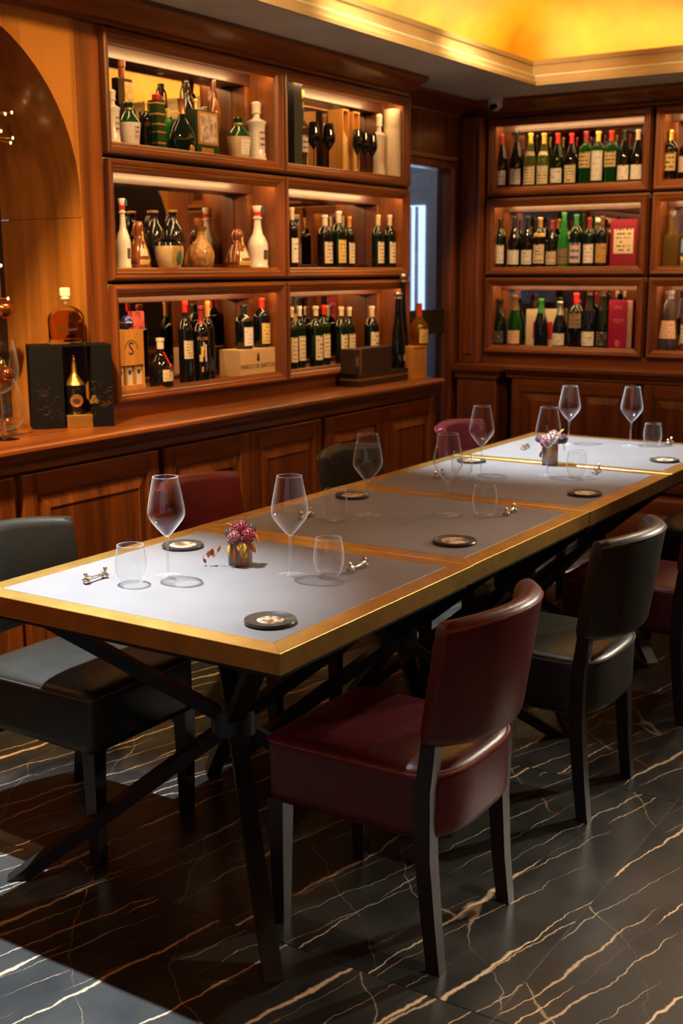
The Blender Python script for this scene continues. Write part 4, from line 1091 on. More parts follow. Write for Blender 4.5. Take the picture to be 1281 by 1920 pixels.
# ---- far wall, middle niche
spec = [(939, 410, 24, 'bord', 'dkgreen', 'black', 'white', 'dark green'), (966, 406, 27, 'burg', 'black', 'black', 'white', 'black'), (991, 406, 25, 'burg', 'black', 'black', 'white', 'black'),
        (1014, 408, 26, 'bord', 'black', 'gold', 'cream', 'black'), (1037, 413, 24, 'burg', 'black', 'wine', 'cream', 'black'), (1059, 398, 25, 'flute', 'bright', 'green', 'bronze', 'bright green'),
        (1082, 402, 26, 'bord', 'dkgreen', 'green', 'violet', 'dark green'), (1107, 408, 23, 'bord', 'dkgreen', 'wine', 'white', 'dark green'), (1131, 405, 25, 'bord', 'black', 'brown', 'gold', 'black')]
for k, (cx, yt, w, st, gl, cp, lb, cn) in enumerate(spec):
    bottle('B', 1, cx, yt, w, st, gl, cp, lb, f'{cn} bottle with {lb} label, {ORD[k]} from left in the middle far-wall row', group='bottles in the middle niche of the far wall',
           labz=(.08, .46) if st == 'bord' else (.06, .34), d=0.07, neck='yellow' if k == 3 else None)
# ---- far wall, bottom niche
spec = [(938, 560, 28, 'champ', 'dkgreen', 'black', 'dark', 'dark green'), (967, 553, 29, 'champ', 'green', 'brown', 'rose', 'green'), (1016, 560, 28, 'champ', 'dkblue', 'green', None, 'dark'),
        (1051, 565, 28, 'champ', 'dkblue', 'silver', 'white', 'dark'), (1082, 549, 29, 'bord', 'black', 'red', 'bronze', 'black'), (1107, 550, 29, 'champ', 'dkblue', 'black', 'white', 'dark'), (1133, 552, 27, 'champ', 'dkgreen', 'black', 'dark', 'dark green')]
for k, (cx, yt, w, st, gl, cp, lb, cn) in enumerate(spec):
    lt = f'{lb} label' if lb else 'embossed body'
    bottle('B', 2, cx, yt, w, st, gl, cp, lb, f'{cn} bottle with {lt}, {ORD[k]} from left in the bottom far-wall row', group='bottles in the bottom niche of the far wall',
           labz=(.36, .68) if st == 'bord' else (.04, .3), d=0.065)
REDC = mat('burgundy_cloth_cover', (0.26, 0.012, 0.035), 0.55)
PAGE = mat('page_cream', (0.72, 0.58, 0.42), 0.7)
def book(wall, row, x0, x1, yt, thick, label, d, cover, front=None, turn=0.0, base=None):
    q, H, rz = place(wall, row, (x0 + x1) / 2, yt, d, base)
    W = pxsize(q, x1 - x0)
    t = thing('book', label, 'book', q, rz + turn)
    box('front_cover', -W / 2, W / 2, -0.003, 0.0, 0, H, cover, t)
    box('back_cover', -W / 2, W / 2, thick, thick + 0.003, 0, H, cover, t)
    box('spine', -W / 2 - 0.003, -W / 2, -0.003, thick + 0.003, 0, H, cover, t)
    box('page_block', -W / 2, W / 2 - 0.004, 0.0003, thick - 0.0003, 0.004, H - 0.004, PAGE, t)
    return t, W, H
t, W, H = book('B', 1, 1145, 1198, 411, 0.03, 'burgundy album with a cream plate leaning in the middle far-wall niche', 0.1, REDC, turn=-0.12)
me = me_from('plate', [(-W * .38, -0.0042, H * .28), (W * .38, -0.0042, H * .28), (W * .38, -0.0042, H * .8), (-W * .38, -0.0042, H * .8)], [(0, 1, 2, 3)])
ul = me.uv_layers.new(name='UVMap')
for lp, u in zip(me.loops, ((0, 0), (1, 0), (1, 1), (0, 1))): ul.data[lp.index].uv = u
link('title_plate', me, t, LAB['cream'])
t, W, H = book('B', 2, 1141, 1181, 563, 0.05, 'thick crimson book with cream pages standing open-edge out in the bottom far-wall niche', 0.03, mat('crimson_cover', (0.3, 0.008, 0.05), 0.5), turn=-0.28)
CPR = mat('cover_print', (0.45, 0.12, 0.12), 0.5)
box('printed_line', -W * .28, W * .3, -0.0036, -0.003, H * .58, H * .615, CPR, t)
box('printed_line', -W * .2, W * .1, -0.0036, -0.003, H * .535, H * .555, CPR, t)
lathe('printed_seal', [(.0005, 0), (W * .16, .0004), (.0005, .001)], CPR, t, 18, True, (0, -0.0031, H * .12)).rotation_euler = (PI / 2, 0, 0)
for k in range(5):
    lathe('embossed_grape', [(0.0005, 0), (0.006, 0.0004), (0.0005, 0.0012)], mat('cover_print', (0.45, 0.12, 0.12), 0.5), t, 10, True, (-W * .2 + k * W * .1, -0.0031, H * (.84 + .03 * (k % 2)))).rotation_euler = (PI / 2, 0, 0)
q, H, rz = place('B', 2, 1016, 580, 0.12)
W = pxsize(q, 62)
t = thing('presentation_carton', 'cream carton with a red square panel behind the bottles in the bottom far-wall niche', 'box', q, rz)
box('carton', -W / 2, W / 2, 0, 0.03, 0, H, mat('cream_card', (0.6, 0.48, 0.34), 0.6), t, 0.001)
box('red_panel', -W * .27, W * .36, -0.0015, 0.0, H * .18, H * .66, mat('red_print', (0.5, 0.015, 0.03), 0.5), t)

# ---- far wall, right column (only its left edge is in view)
bottle('B', 0, 1259, 244, 31, 'bord', 'black', 'gold', 'ochre', 'black bottle with ornate ochre label at the right edge, top row of the far wall', labz=(.18, .55), d=0.07)
bottle('B', 0, 1290, 250, 30, 'bord', 'black', 'black', 'rose', 'black bottle cut by the right picture edge in the top far-wall row', labz=(.15, .5), d=0.07)
bottle('B', 1, 1262, 396, 34, 'tall', 'gold', 'silver', None, 'clear bottle with pale golden spirit at the right edge, middle row of the far wall', d=0.07)
bottle('B', 1, 1294, 402, 30, 'tall', 'clear', 'silver', None, 'clear bottle cut by the right picture edge in the middle far-wall row', d=0.1)
bottle('B', 2, 1258, 545, 40, 'cone', 'clear', 'silver', 'rose', 'conical clear bottle with amber foot at the right edge, bottom row of the far wall', d=0.07)
q, H, rz = place('B', 2, 1258, 620, 0.07)
bottle('B', 2, 1293, 560, 28, 'bord', 'amber', 'white', 'white', 'amber bottle cut by the right picture edge in the bottom far-wall row', d=0.09)

# ---- left wall, top near niche
G = 'bottles and jugs in the top near niche'
t, R, H = bottle('L', 0, 209, 168, 32, 'decanter', 'white', 'white', None, 'white porcelain decanter half hidden at the left end of the top near niche', group=G, d=0.05)
link('painted_scene', label_patch(PROFILES['decanter'], R, H, .2, .5, .5), t, LAB['violet'])
GREENG = mat('jug_green_glaze', (0.008, 0.055, 0.014), 0.12, coat=0.6)
def two_tone_jug(cx, yt, w, label, lab, d):
    q, H, rz = place('L', 0, cx, yt, d); R = pxsize(q, w) / 2
    t = thing('ceramic_jug', label, 'jug', q, rz, G)
    lathe('body', [(r * R, z * H) for r, z in PROFILES['jug']], GL['cream' if lab else 'white'], t, 24)
    sh = lathe('glazed_shoulder', [(1.0 * R, .54 * H), (.95 * R, .58 * H), (.72 * R, .68 * H), (.42 * R, .78 * H), (.32 * R, .83 * H), (.36 * R, .9 * H), (.46 * R, .98 * H), (.42 * R, H), (.01, H)], GREENG, t, 24, False)
    handle(t, R * .4, H * .64, H * .88, R * .42, GREENG, 1, 0.004)
    lathe('gold_band', [(.34 * R, .83 * H), (.37 * R, .835 * H), (.37 * R, .87 * H), (.34 * R, .875 * H)], CAP['gold'], t, 20, False)
    if lab: link('paper_label', label_patch(PROFILES['jug'], R, H, .12, .48, .5, -0.2), t, LAB['white'])
    else: link('painted_flowers', label_patch(PROFILES['jug'], R, H, .15, .45, .35, 0.0), t, LAB['violet'])
two_tone_jug(241, 192, 42, 'white jug with green glazed shoulder near the left end of the top near niche', False, 0.07)
two_tone_jug(447, 221, 45, 'cream jug with green shoulder near the right end of the top near niche', True, 0.06)
bottle('L', 0, 480, 191, 40, 'decanter', 'white', 'white', 'violet', 'white porcelain decanter with crown stopper at the right end of the top near niche', group=G, d=0.06, labz=(.2, .5), half=0.7)
bottle('L', 0, 272, 190, 26, 'bord', 'black', 'gold', None, 'dark bottle with long gold foil between white jug and green tin', group=G, d=0.09)
bottle('L', 0, 314, 204, 20, 'bord', 'bright', 'yellow', None, 'small bright green bottle behind the tin in the top near niche', group=G, d=0.125)
t, R, H = bottle('L', 0, 340, 186, 70, 'onion', 'dkgreen', 'copper', None, 'squat dark green flask with copper foil in the top near niche', group=G, d=0.062)
lathe('gold_seal', [(0.0005, 0), (0.016, 0.0005), (0.014, 0.003), (0.0005, 0.004)], CAP['gold'], t, 16, True, (0.012, -R * .55, H * .07)).rotation_euler = (PI / 2, 0, 0)
bottle('L', 0, 366, 186, 24, 'bord', 'dkblue', 'gold', 'dark', 'slim dark bottle with bright gold capsule behind the squat flask', group=G, d=0.12)
# tall dark bottle with parchment plaque
q, H, rz = place('L', 0, 227, 114, 0.128); W = pxsize(q, 40)
t = thing('bottle', 'tall dark square bottle with parchment plaque at the back of the top near niche', 'bottle', q, rz, G)
box('body', -W / 2, W / 2, -0.018, 0.018, 0, H * .8, GL['black'], t, 0.005)
box('parchment_plaque', -W * .1, W * .46, -0.021, -0.018, H * .28, H * .76, mat('parchment', (0.55, 0.34, 0.12), 0.6, var=0.35, vscale=60), t)
lathe('neck', [(W * .16, H * .8), (W * .16, H * .92), (W * .2, H * .93), (W * .2, H)], GL['brown'], t, 16)
# tartan tin
q, H, rz = place('L', 0, 293, 188, 0.06); W = pxsize(q, 22)
t = thing('whisky_tin', 'narrow green tartan tin with gold bands in the top near niche', 'tin', q, rz)
box('tin_body', -W / 2, W / 2, -W / 2, W / 2, 0, H, mat('tin_green', (0.006, 0.045, 0.018), 0.3, var=0.4, vscale=40), t, 0.002)
for f in (.12, .34, .5, .7, .92): box('gold_band', -W / 2 - .0008, W / 2 + .0008, -W / 2 - .0008, W / 2 + .0008, H * f, H * f + 0.006, CAP['gold'], t)
box('red_lid', -W * .28, W * .28, -W * .28, W * .28, H, H + 0.022, CAP['red'], t, 0.003)
# dark ewer and brown figure-shaped decanter behind
t, R, H = bottle('L', 0, 347, 152, 32, 'ewer', 'jet', None, None, 'dark twin-handled ewer at the back of the top near niche', group=G, d=0.135, name='ewer', cat='ewer')
for s in (-1, 1): handle(t, R * .45, H * .62, H * .94, R * .5, GL['jet'], s, 0.004)
t, R, H = bottle('L', 0, 399, 150, 30, 'ewer', 'brown', None, None, 'brown ornamental pottery decanter behind the picture box', group=G, d=0.14, name='ornamental_decanter', cat='decanter')
for s in (-1, 1): handle(t, R * .45, H * .56, H * .86, R * .45, GL['brown'], s, 0.005)
lathe('finial', [(R * .3, H), (R * .45, H + .012), (R * .25, H + .024), (.0005, H + .03)], GL['brown'], t, 14)
# green picture box
q, H, rz = place('L', 0, 389, 208, 0.05); W = pxsize(q, 47) / 0.7
t = thing('gift_box', 'green gift box with gold-framed picture panel in the top near niche', 'box', q, rz)
box('carton', -W / 2, W / 2, 0, 0.05, 0, H, mat('box_green', (0.005, 0.04, 0.016), 0.4), t, 0.001)
box('gold_frame', -W * .44, W * .44, -0.002, 0, H * .24, H * .97, CAP['gold'], t)
box('picture', -W * .36, W * .36, -0.003, -0.002, H * .29, H * .92, mat('picture_print', (0.5, 0.36, 0.3), 0.5, var=0.85, vscale=38), t)
box('gold_plate', -W * .3, W * .22, -0.002, 0, H * .04, H * .17, CAP['gold'], t)

# ---- left wall, middle near niche
G = 'ceramic flasks in the middle near niche'
def porcelain(cx, yt, w, label, d):
    t, R, H = bottle('L', 1, cx, yt, w, 'slender', 'white', None, 'dark', label, group=G, d=d, labz=(.15, .3), half=0.32)
    lathe('stopper', [(R * .36, .84 * H), (R * .34, .9 * H), (R * .5, .98 * H), (R * .45, H), (.0005, H)], CAP['white'], t, 16)
    lathe('red_ribbon', [(R * .37, .845 * H), (R * .42, .85 * H), (R * .42, .9 * H), (R * .37, .905 * H)], CAP['red'], t, 16, False)
    box('blue_tag', R * .02, R * .46, -R * .52, -R * .4, .9 * H, .985 * H, mat('tag_blue', (0.05, 0.09, 0.2), 0.5), t)
porcelain(228, 372, 30, 'white porcelain bottle at the left end of the middle near niche', 0.06)
porcelain(482, 386, 42, 'white porcelain bottle at the right end of the middle near niche', 0.06)
def bell(cx, yt, w, gl, label, d):
    t, R, H = bottle('L', 1, cx, yt, w, 'bell', gl, None, None, label, group=G, d=d, name='bell_flask')
    handle(t, R * .3, H * .62, H * .95, R * .35, GL[gl], -1, 0.005)
    link('yellow_ribbon', label_patch(PROFILES['bell'], R, H, .3, .95, .16, -0.05), t, LAB['yellow'])
    link('paper_label', label_patch(PROFILES['bell'], R, H, .28, .44, .42, -0.3), t, LAB['cream'])
    link('gold_base_label', label_patch(PROFILES['bell'], R, H, .1, .2, .5, -0.3), t, LAB['yellow'])
bell(259, 415, 47, 'brown', 'brown glazed bell-shaped flask left of the black jugs', 0.085)
bell(445, 430, 55, 'brown', 'brown glazed bell-shaped flask right of the round flask', 0.085)
for cx, yt, w, d, lab in ((288, 395, 40, 0.14, 'left of the two black glazed jugs at the back of the middle near niche'), (323, 394, 44, 0.145, 'right of the two black glazed jugs at the back of the middle near niche')):
    q, H, rz = place('L', 1, cx, yt, d); R = pxsize(q, w) / 2
    t = thing('ceramic_jug', lab, 'jug', q, rz, G)
    lathe('body', [(r * R, z * H) for r, z in [(.01, 0), (.75, 0), (.8, .02), (1, .35), (.98, .5), (.8, .68), (.45, .8), (.32, .86), (.34, .94), (.4, 1), (.3, 1)]], GL['jet'], t, 24)
    lathe('gilt_rim', [(.38 * R, .96 * H), (.44 * R, .965 * H), (.44 * R, 1.0 * H), (.38 * R, 1.004 * H)], CAP['gold'], t, 18, False)
    handle(t, R * .45, H * .62, H * .9, R * .4, GL['jet'], -1, 0.005)
t, R, H = bottle('L', 1, 317, 450, 58, 'jar', 'cream', None, None, 'cream stoneware jar with green oval in the middle near niche', group=G, d=0.042, name='stoneware_jar', cat='jar')
lathe('dark_shoulder', [(.97 * R, .8 * H), (.86 * R + .001, .9 * H), (.62 * R, .95 * H), (.58 * R, .972 * H), (.64 * R, 1.004 * H), (.5 * R, 1.004 * H)], GL['jet'], t, 24, False)
link('buff_scroll', label_patch(PROFILES['jar'], R, H, .1, .78, .45, -0.2), t, mat('scroll_ochre', (0.5, 0.27, 0.07), 0.5, var=0.3, vscale=60))
ov = lathe('green_oval', [(0.0005, 0), (R * .3, 0.0005), (R * .26, 0.003), (0.0005, 0.004)], mat('oval_green', (0.05, 0.14, 0.09), 0.4), t, 20, True, (-R * .1, -R * .98, H * .42)); ov.rotation_euler = (PI / 2, 0, -0.1); ov.scale = (0.8, 1.5, 1)
bottle('L', 1, 376, 425, 54, 'round', 'tan', 'brown', None, 'mottled tan round flask in the middle near niche', group=G, d=0.06, cat='flask', name='round_flask')

# ---- left wall, bottom near niche
G = 'bottles in the bottom near niche'
q, H, rz = place('L', 2, 247, 618, 0.006); y0, y1 = on(0, XL - 0.006, 222, 700).y, on(0, XL - 0.006, 273, 700).y
W = y1 - y0
t = thing('wooden_crate', 'orange wooden crate with printed emblem and three slim cartons in the bottom near niche', 'crate', (XL - 0.006, (y0 + y1) / 2, q.z), PI / 2)
box('back_board', -W / 2, W / 2, 0.055, 0.06, 0, H, CRATEO, t)
for s in (-1, 1): box('side_board', s * W / 2 - (0.008 if s > 0 else 0), s * W / 2 + (0.008 if s < 0 else 0), 0.004, 0.055, 0, H, CRATEO, t)
box('base_board', -W / 2, W / 2, 0.0, 0.055, 0, 0.022, CRATEO, t)
box('lid_panel', -W / 2 + 0.008, W / 2 - 0.008, 0.0, 0.008, H * .42, H - 0.006, CRATEO, t)
box('top_board', -W / 2, W / 2, 0.0, 0.055, H - 0.006, H, CRATEO, t)
for k in range(3):
    xx = -W / 2 + W * (k + .5) / 3
    c = box('slim_carton', xx - W * .105, xx + W * .105, 0.012, 0.045, 0.022, H * .42 - 0.004, mat('carton_pale', (0.62, 0.52, 0.38), 0.6), t)
    lathe('carton_logo', [(0.0005, 0), (W * .06, 0.0004), (0.0005, 0.001)], mat('logo_blue', (0.03, 0.05, 0.12), 0.5), c, 16, True, (xx, 0.0118, H * .3)).rotation_euler = (PI / 2, 0, 0)
    if k: box('divider', -W / 2 + W * k / 3 - 0.004, -W / 2 + W * k / 3 + 0.004, 0.008, 0.05, 0.022, H * .42, CRATEO, t)
text_part('crate_emblem', 'S', H * .3, INK, t, (0, -0.0006, H * .68), (PI / 2, 0, 0))
arc = [(0.036 * math.cos(a), -0.0004, H * .66 + 0.04 * math.sin(a)) for a in [0.15 + (PI - 0.3) * k / 16 for k in range(17)]]
for k in range(0, 16):
    link('emblem_ring', bar_me(arc[k], tuple(Vector(arc[k]) + (Vector(arc[k + 1]) - Vector(arc[k])) * .62), 0.0012, 0.005, (0, 1, 0)), t, INK)
ztop = q.z + H
tt = on(0, XL - 0.03, 236, 612)
t = thing('round_tin', 'small blue round tin standing on the crate in the bottom near niche', 'tin', (XL - 0.025, tt.y, ztop + 0.0005), PI / 2)
R = 0.026
lathe('tin_body', [(R * math.sin(a) + 0.0002, R - R * math.cos(a)) for a in [PI * k / 10 for k in range(11)]], mat('tin_blue', (0.02, 0.03, 0.2), 0.2, 0.3), t, 20)
lathe('silver_rim', [(R * 1.0, R - 0.003), (R * 1.06, R - 0.002), (R * 1.06, R + 0.002), (R * 1.0, R + 0.003)], CAP['silver'], t, 20, False)
tt = on(0, XL - 0.045, 242, 612)
tag(box('small_carton', tt.x - 0.015, tt.x + 0.012, tt.y + 0.012, tt.y + 0.075, ztop + 0.0005, ztop + 0.066, mat('carton_red_white', (0.5, 0.08, 0.06), 0.5, var=0.8, vscale=30), None, 0.001), 'small red and white carton on the crate behind the blue tin', 'carton')
t, R, H = bottle('L', 2, 300, 634, 48, 'squat', 'black', 'white', 'cream', 'squat dark liqueur bottle with red wax ribbon in the bottom near niche', group=G, d=0.03, labz=(.12, .36), half=0.7)
link('red_ribbon', bar_me((-R * .1, -R * .4, H * .72), (R * .12, -R * 1.02, H * .42), 0.006, 0.002, (0, 1, 0)), t, CAP['red'])
o = lathe('wax_seal', [(0.0005, 0), (0.014, 0.0008), (0.012, 0.004), (0.0005, 0.005)], CAP['wine'], t, 16, True, (R * .14, -R * 0.99, H * .4)); o.rotation_euler = (PI / 2, 0, 0.1)
bottle('L', 2, 346, 564, 29, 'bord', 'black', 'red', 'cream', 'dark bottle with bright red capsule and cream label, left of the illustrated bottle', group=G, d=0.045, labz=(.3, .52), capz=.86)
t, R, H = bottle('L', 2, 376, 573, 33, 'bord', 'black', 'wine', None, 'dark bottle with wine-red capsule and painted figures in the bottom near niche', group=G, d=0.03, capz=.76)
text_part('bottle_lettering', 'FLOR', R * .55, CAP['orange'], t, (R * 1.06 * math.sin(-.72), -R * 1.06 * math.cos(-.72), H * .57), (PI / 2, 0, -.72))
for k, (f0, f1, a0, hw, m) in enumerate(((.33, .47, -.8, .16, 'yellow'), (.27, .5, -.35, .1, 'white'), (.34, .46, -.5, .12, 'red'), (.27, .36, -.95, .2, 'pale'), (.42, .53, -.62, .07, 'white'), (.13, .2, -.8, .12, 'orange'))):
    link('painted_figure', label_patch(PROFILES['bord'], R, H, f0, f1, hw, a0), t, CAP[m])
bottle('L', 2, 388, 564, 27, 'bord', 'black', 'orange', None, 'dark bottle with orange capsule just behind the illustrated bottle', group=G, d=0.085)
# wooden wine box and the two bottles on it
xf = XL - 0.012
ya, yb = on(0, xf, 451, 690).y, on(0, xf, 517, 690).y
zt = on(0, xf, 485, 654).z
t = thing('wooden_wine_box', 'pale wooden wine box with branded lettering in the bottom near niche', 'box', (xf, (ya + yb) / 2, SHELF[2] + 0.0005), PI / 2)
W, H = yb - ya, zt - SHELF[2]
PINE = wood('pale_pine', (0.6, 0.38, 0.18), (0.72, 0.5, 0.27), 'y', rough=0.6, coat=0)
box('front_board', -W / 2, W / 2, 0, 0.008, 0, H - 0.004, PINE, t, 0.0008)
box('back_board', -W / 2, W / 2, 0.107, 0.115, 0, H - 0.004, PINE, t, 0.0008)
for s in (-1, 1): box('end_board', s * W / 2 - (0.008 if s > 0 else 0), s * W / 2 + (0.008 if s < 0 else 0), 0.008, 0.107, 0, H - 0.004, PINE, t, 0.0008)
box('lid', -W / 2, W / 2, 0, 0.115, H - 0.004, H, PINE, t, 0.0008)
text_part('box_lettering', 'MARCO DE BARTOLI', W * .105, INK, t, (0, -0.0006, H * .34), (PI / 2, 0, 0))
for zz, rr in ((.78, .026), (.7, .034), (.61, .042)):
    lathe('box_emblem', [(.0003, 0), (W * rr, .0003), (.0003, .0009)], INK, t, 14, True, (0, -0.0002, H * zz)).rotation_euler = (PI / 2, 0, 0)
for cx, yt, w, cp, lb, lab in ((457, 572, 36, 'black', 'white', 'left of the two dark bottles standing on the pale wine box'), (490, 559, 34, 'red', 'yellow', 'right of the two dark bottles on the pale wine box, red capsule')):
    bottle('L', 2, cx, yt, w, 'bord', 'black', cp, lb, lab, group=G, d=0.06, base=zt, labz=(.08, .5), half=0.9, capz=.8)

# ---- left wall, top far niche
G = 'things in the top far niche'
q, H, rz = place('L', 0, 545, 158, 0.05); ya, yb = on(0, XL - 0.05, 538, 240).y, on(0, XL - 0.05, 553, 240).y
tag(link('tall_carton', box_me(-(yb - ya) / 2, (yb - ya) / 2, -0.04, 0.05, 0, H, 0.001), None, mat('charcoal_card', (0.03, 0.032, 0.03), 0.6), q, rz), 'tall charcoal carton at the left end of the top far niche', 'carton')
bottle('L', 0, 566, 170, 23, 'tall', 'clear', 'gold', 'violet', 'tall clear bottle with gold collar next to the charcoal carton', group=G, d=0.07, labz=(.2, .42))
BG = mat('black_crystal', (0.006, 0.006, 0.007), 0.04)
def black_glass(cx, yt, w, label, d):
    q, H, rz = place('L', 0, cx, yt, d); R = pxsize(q, w) / 2
    t = thing('black_wine_glass', label, 'glass', q, rz, 'black wine glasses in the top far niche')
    lathe('bowl', [(R * .1, H * .42), (R * .5, H * .5), (R * .95, H * .62), (R, H * .68), (R * .95, H * .76), (R * .7, H), (R * .66, H), (R * .9, H * .76), (R * .94, H * .68), (R * .4, H * .5), (.0005, H * .45)], BG, t, 24, False)
    lathe('stem', [(R * .18, 0.003), (R * .08, 0.01), (R * .07, H * .38), (R * .1, H * .425)], BG, t, 10)
    lathe('foot', [(.0005, 0), (R * .85, 0), (R * .85, .0015), (R * .2, .004), (.0005, .004)], BG, t, 24)
black_glass(588, 229, 26, 'left of the two black wine glasses beside the clear bottle', 0.05)
black_glass(616, 232, 26, 'right of the two black wine glasses beside the clear bottle', 0.05)
black_glass(670, 243, 20, 'leftmost of the three black wine glasses right of the wooden cases', 0.032)
black_glass(684, 247, 20, 'middle of the three black wine glasses right of the wooden cases', 0.035)
black_glass(698, 250, 20, 'rightmost of the three black wine glasses, beside the white bottle', 0.035)
for cx, yt, lab in ((634, 206, 'left of the two orange wooden bottle cases in the top far niche'), (654, 211, 'right of the two orange wooden bottle cases in the top far niche')):
    q, H, rz = place('L', 0, cx, yt, 0.125); W = 0.058
    t = thing('bottle_case', lab, 'case', q, rz, 'wooden bottle cases')
    box('side_board', W / 2 - .006, W / 2, -0.045, 0.04, 0, H, CRATEO, t)
    box('side_board', -W / 2, -W / 2 + .006, -0.045, 0.04, 0, H, CRATEO, t)
    box('back_board', -W / 2 + .006, W / 2 - .006, 0.034, 0.04, 0, H, CRATEO, t)
    box('base_board', -W / 2 + .006, W / 2 - .006, -0.045, 0.034, 0, .008, CRATEO, t)
    box('top_board', -W / 2 + .006, W / 2 - .006, -0.045, 0.034, H - .008, H, CRATEO, t)
    poly = [(-0.04, .01), (-0.028, .01), (-0.028, H * .45), (0.01, H * .72), (0.012, H * .96), (0.0, H * .96), (-0.004, H * .76), (-0.042, H * .55)]
    link('curved_front', prism_me(poly, 'x', -W / 2 + .007, W / 2 - .007), t, CRATE)
bottle('L', 0, 711, 214, 27, 'decanter', 'frost', 'white', 'rose', 'pale frosted decanter left of the white tube', group=G, d=0.08, labz=(.2, .5), half=0.8)
q, H, rz = place('L', 0, 736, 206, 0.05); R = pxsize(q, 32) / 2
t = thing('gift_tube', 'tall cream cardboard tube at the right end of the top far niche', 'tube', q, rz)
lathe('tube_body', [(.0005, 0), (R, 0), (R, H * .72), (R * .995, H * .722)], mat('tube_cream', (0.72, 0.6, 0.42), 0.5), t, 28)
lathe('tube_lid', [(R * 1.004, H * .723), (R * 1.004, H - .002), (R * .98, H), (.0005, H)], MATS['tube_cream'], t, 28)

# ---- left wall, middle far niche
G = 'bottles in the middle far niche'
for cx, yt, w, gl, cp, lb, lab, d in ((547, 389, 25, 'black', 'pale', 'white', 'dark bottle with pale capsule at the left end of the middle far niche', 0.06),
                                      (609, 403, 31, 'black', 'white', 'cream', 'dark bottle with white and red neck seal, left of the central trio', 0.055),
                                      (635, 396, 30, 'dkgreen', 'white', 'yellow', 'dark bottle with yellow label in the middle of the central trio', 0.045),
                                      (655, 406, 22, 'black', 'orange', 'cream', 'dark bottle with orange seal, right of the central trio', 0.07),
                                      (709, 403, 25, 'dkgreen', 'pale', 'cream', 'left of the pair of bottles at the right end of the middle far niche', 0.06),
                                      (731, 403, 25, 'dkgreen', 'pale', 'cream', 'right of the pair of bottles at the right end of the middle far niche', 0.06)):
    bottle('L', 1, cx, yt, w, 'bord', gl, cp, lb, lab, group=G, d=d, labz=(.1, .5), half=1.0)
# ---- left wall, bottom far niche
G = 'bottles in the bottom far niche'
for k, (cx, yt, w, cp, d) in enumerate(((546, 576, 26, 'pale', 0.05), (561, 574, 25, 'pale', 0.075), (592, 574, 28, 'pale', 0.04), (607, 572, 26, 'red', 0.085), (640, 575, 27, 'pale', 0.045), (655, 576, 25, 'rose' if False else 'pale', 0.07))):
    bottle('L', 2, cx, yt, w, 'bord', 'dkgreen', cp, 'cream', f'dark bottle with cream label, {ORD[k]} from the left in the bottom far niche', group=G, d=d, labz=(.12, .52), half=1.0, capz=.84)
bottle('L', 2, 697, 574, 30, 'bord', 'black', 'pale', 'cream', 'lone dark bottle at the right end of the bottom far niche', group=G, d=0.07, labz=(.12, .52))

# ================================================================== THINGS ON THE SIDEBOARD
ZS = 0.9455
# black presentation box with bottle window, amber decanter on it
A, B = on(2, 0.945, 62, 806), on(2, 0.945, 215, 799)
mid = (A + B) / 2; W = (B - A).length; rz = math.atan2(B.y - A.y, B.x - A.x)
t = thing('presentation_box', 'black presentation box with open centre window and gold trefoil on the sideboard', 'box', (mid.x, mid.y, ZS), rz)
H, D = 0.297, 0.13
w0, w1 = -W * .1, W * .245
box('left_leaf', -W / 2, w0, 0, D, 0, H, BLACKCARD, t, 0.001)
box('right_leaf', w1, W / 2, 0, D, 0, H, BLACKCARD, t, 0.001)
box('window_back', w0, w1, D - 0.012, D, 0, H, mat('box_lining_maroon', (0.03, 0.006, 0.008), 0.4), t)
box('window_top', w0, w1, 0.0, D - 0.012, H - 0.006, H, BLACKCARD, t)
box('gold_plate', w0 + 0.006, w1 - 0.002, 0.004, D - 0.014, 0, 0.045, GOLDLEAF, t, 0.001)
def trefoil(cx, cz):
    for k in range(3):
        a = PI / 2 + 2 * PI * k / 3
        o = lathe('trefoil_leaf', [(.0005, 0), (.0098, .0006), (.009, .004), (.0005, .005)], GOLDLEAF, t, 14, True, (cx + .009 * math.cos(a), -0.0005, cz + .009 * math.sin(a))); o.rotation_euler = (PI / 2, 0, 0)
trefoil(w1 + 0.004, 0.098)
FOIL = mat('dark_foil_print', (0.1, 0.055, 0.03), 0.35, 0.6)
for s, cx in ((1, -W * .29), (-1, W * .37)):
    for k in range(16):
        random.seed(k + (50 if s > 0 else 90))
        p0 = Vector((cx + random.uniform(-.04, .04), -0.0006, 0.05 + 0.11 * random.random())); pts = [p0]
        a = random.uniform(0, 6)
        for j in range(5):
            a += random.uniform(-1.2, 1.2); p0 = p0 + Vector((math.cos(a), 0, math.sin(a))) * 0.009
            p0.x = min(max(p0.x, cx - .045), cx + .045 if s > 0 else min(cx + .033, W / 2 - .004)); pts.append(p0.copy())
        tube('crest_scroll', pts, 0.0007, FOIL, t, 4)
cb = Vector(((w0 + w1) / 2 - 0.006, D * .42, 0))
bt = thing('bottle', 'dark bottle with gilded neck standing in the window of the black presentation box', 'bottle', Matrix.Translation((mid.x, mid.y, ZS)) @ Matrix.Rotation(rz, 4, 'Z') @ (cb + Vector((0, 0, 0.0455))), rz)
lathe('body', [(.0005, 0), (.035, 0), (.037, .003), (.037, .085), (.034, .1), (.022, .12), (.011, .135)], GL['black'], bt, 24)
lathe('gold_shoulder', [(.031, .108), (.0365, .105), (.034, .112), (.026, .122), (.016, .136), (.0095, .15), (.0085, .18), (.0075, .19)], GOLDLEAF, bt, 10, False)
lathe('stopper', [(.0075, .19), (.0075, .2), (.005, .203), (.0085, .212), (.0005, .22)], CAP['copper'], bt, 12, False)
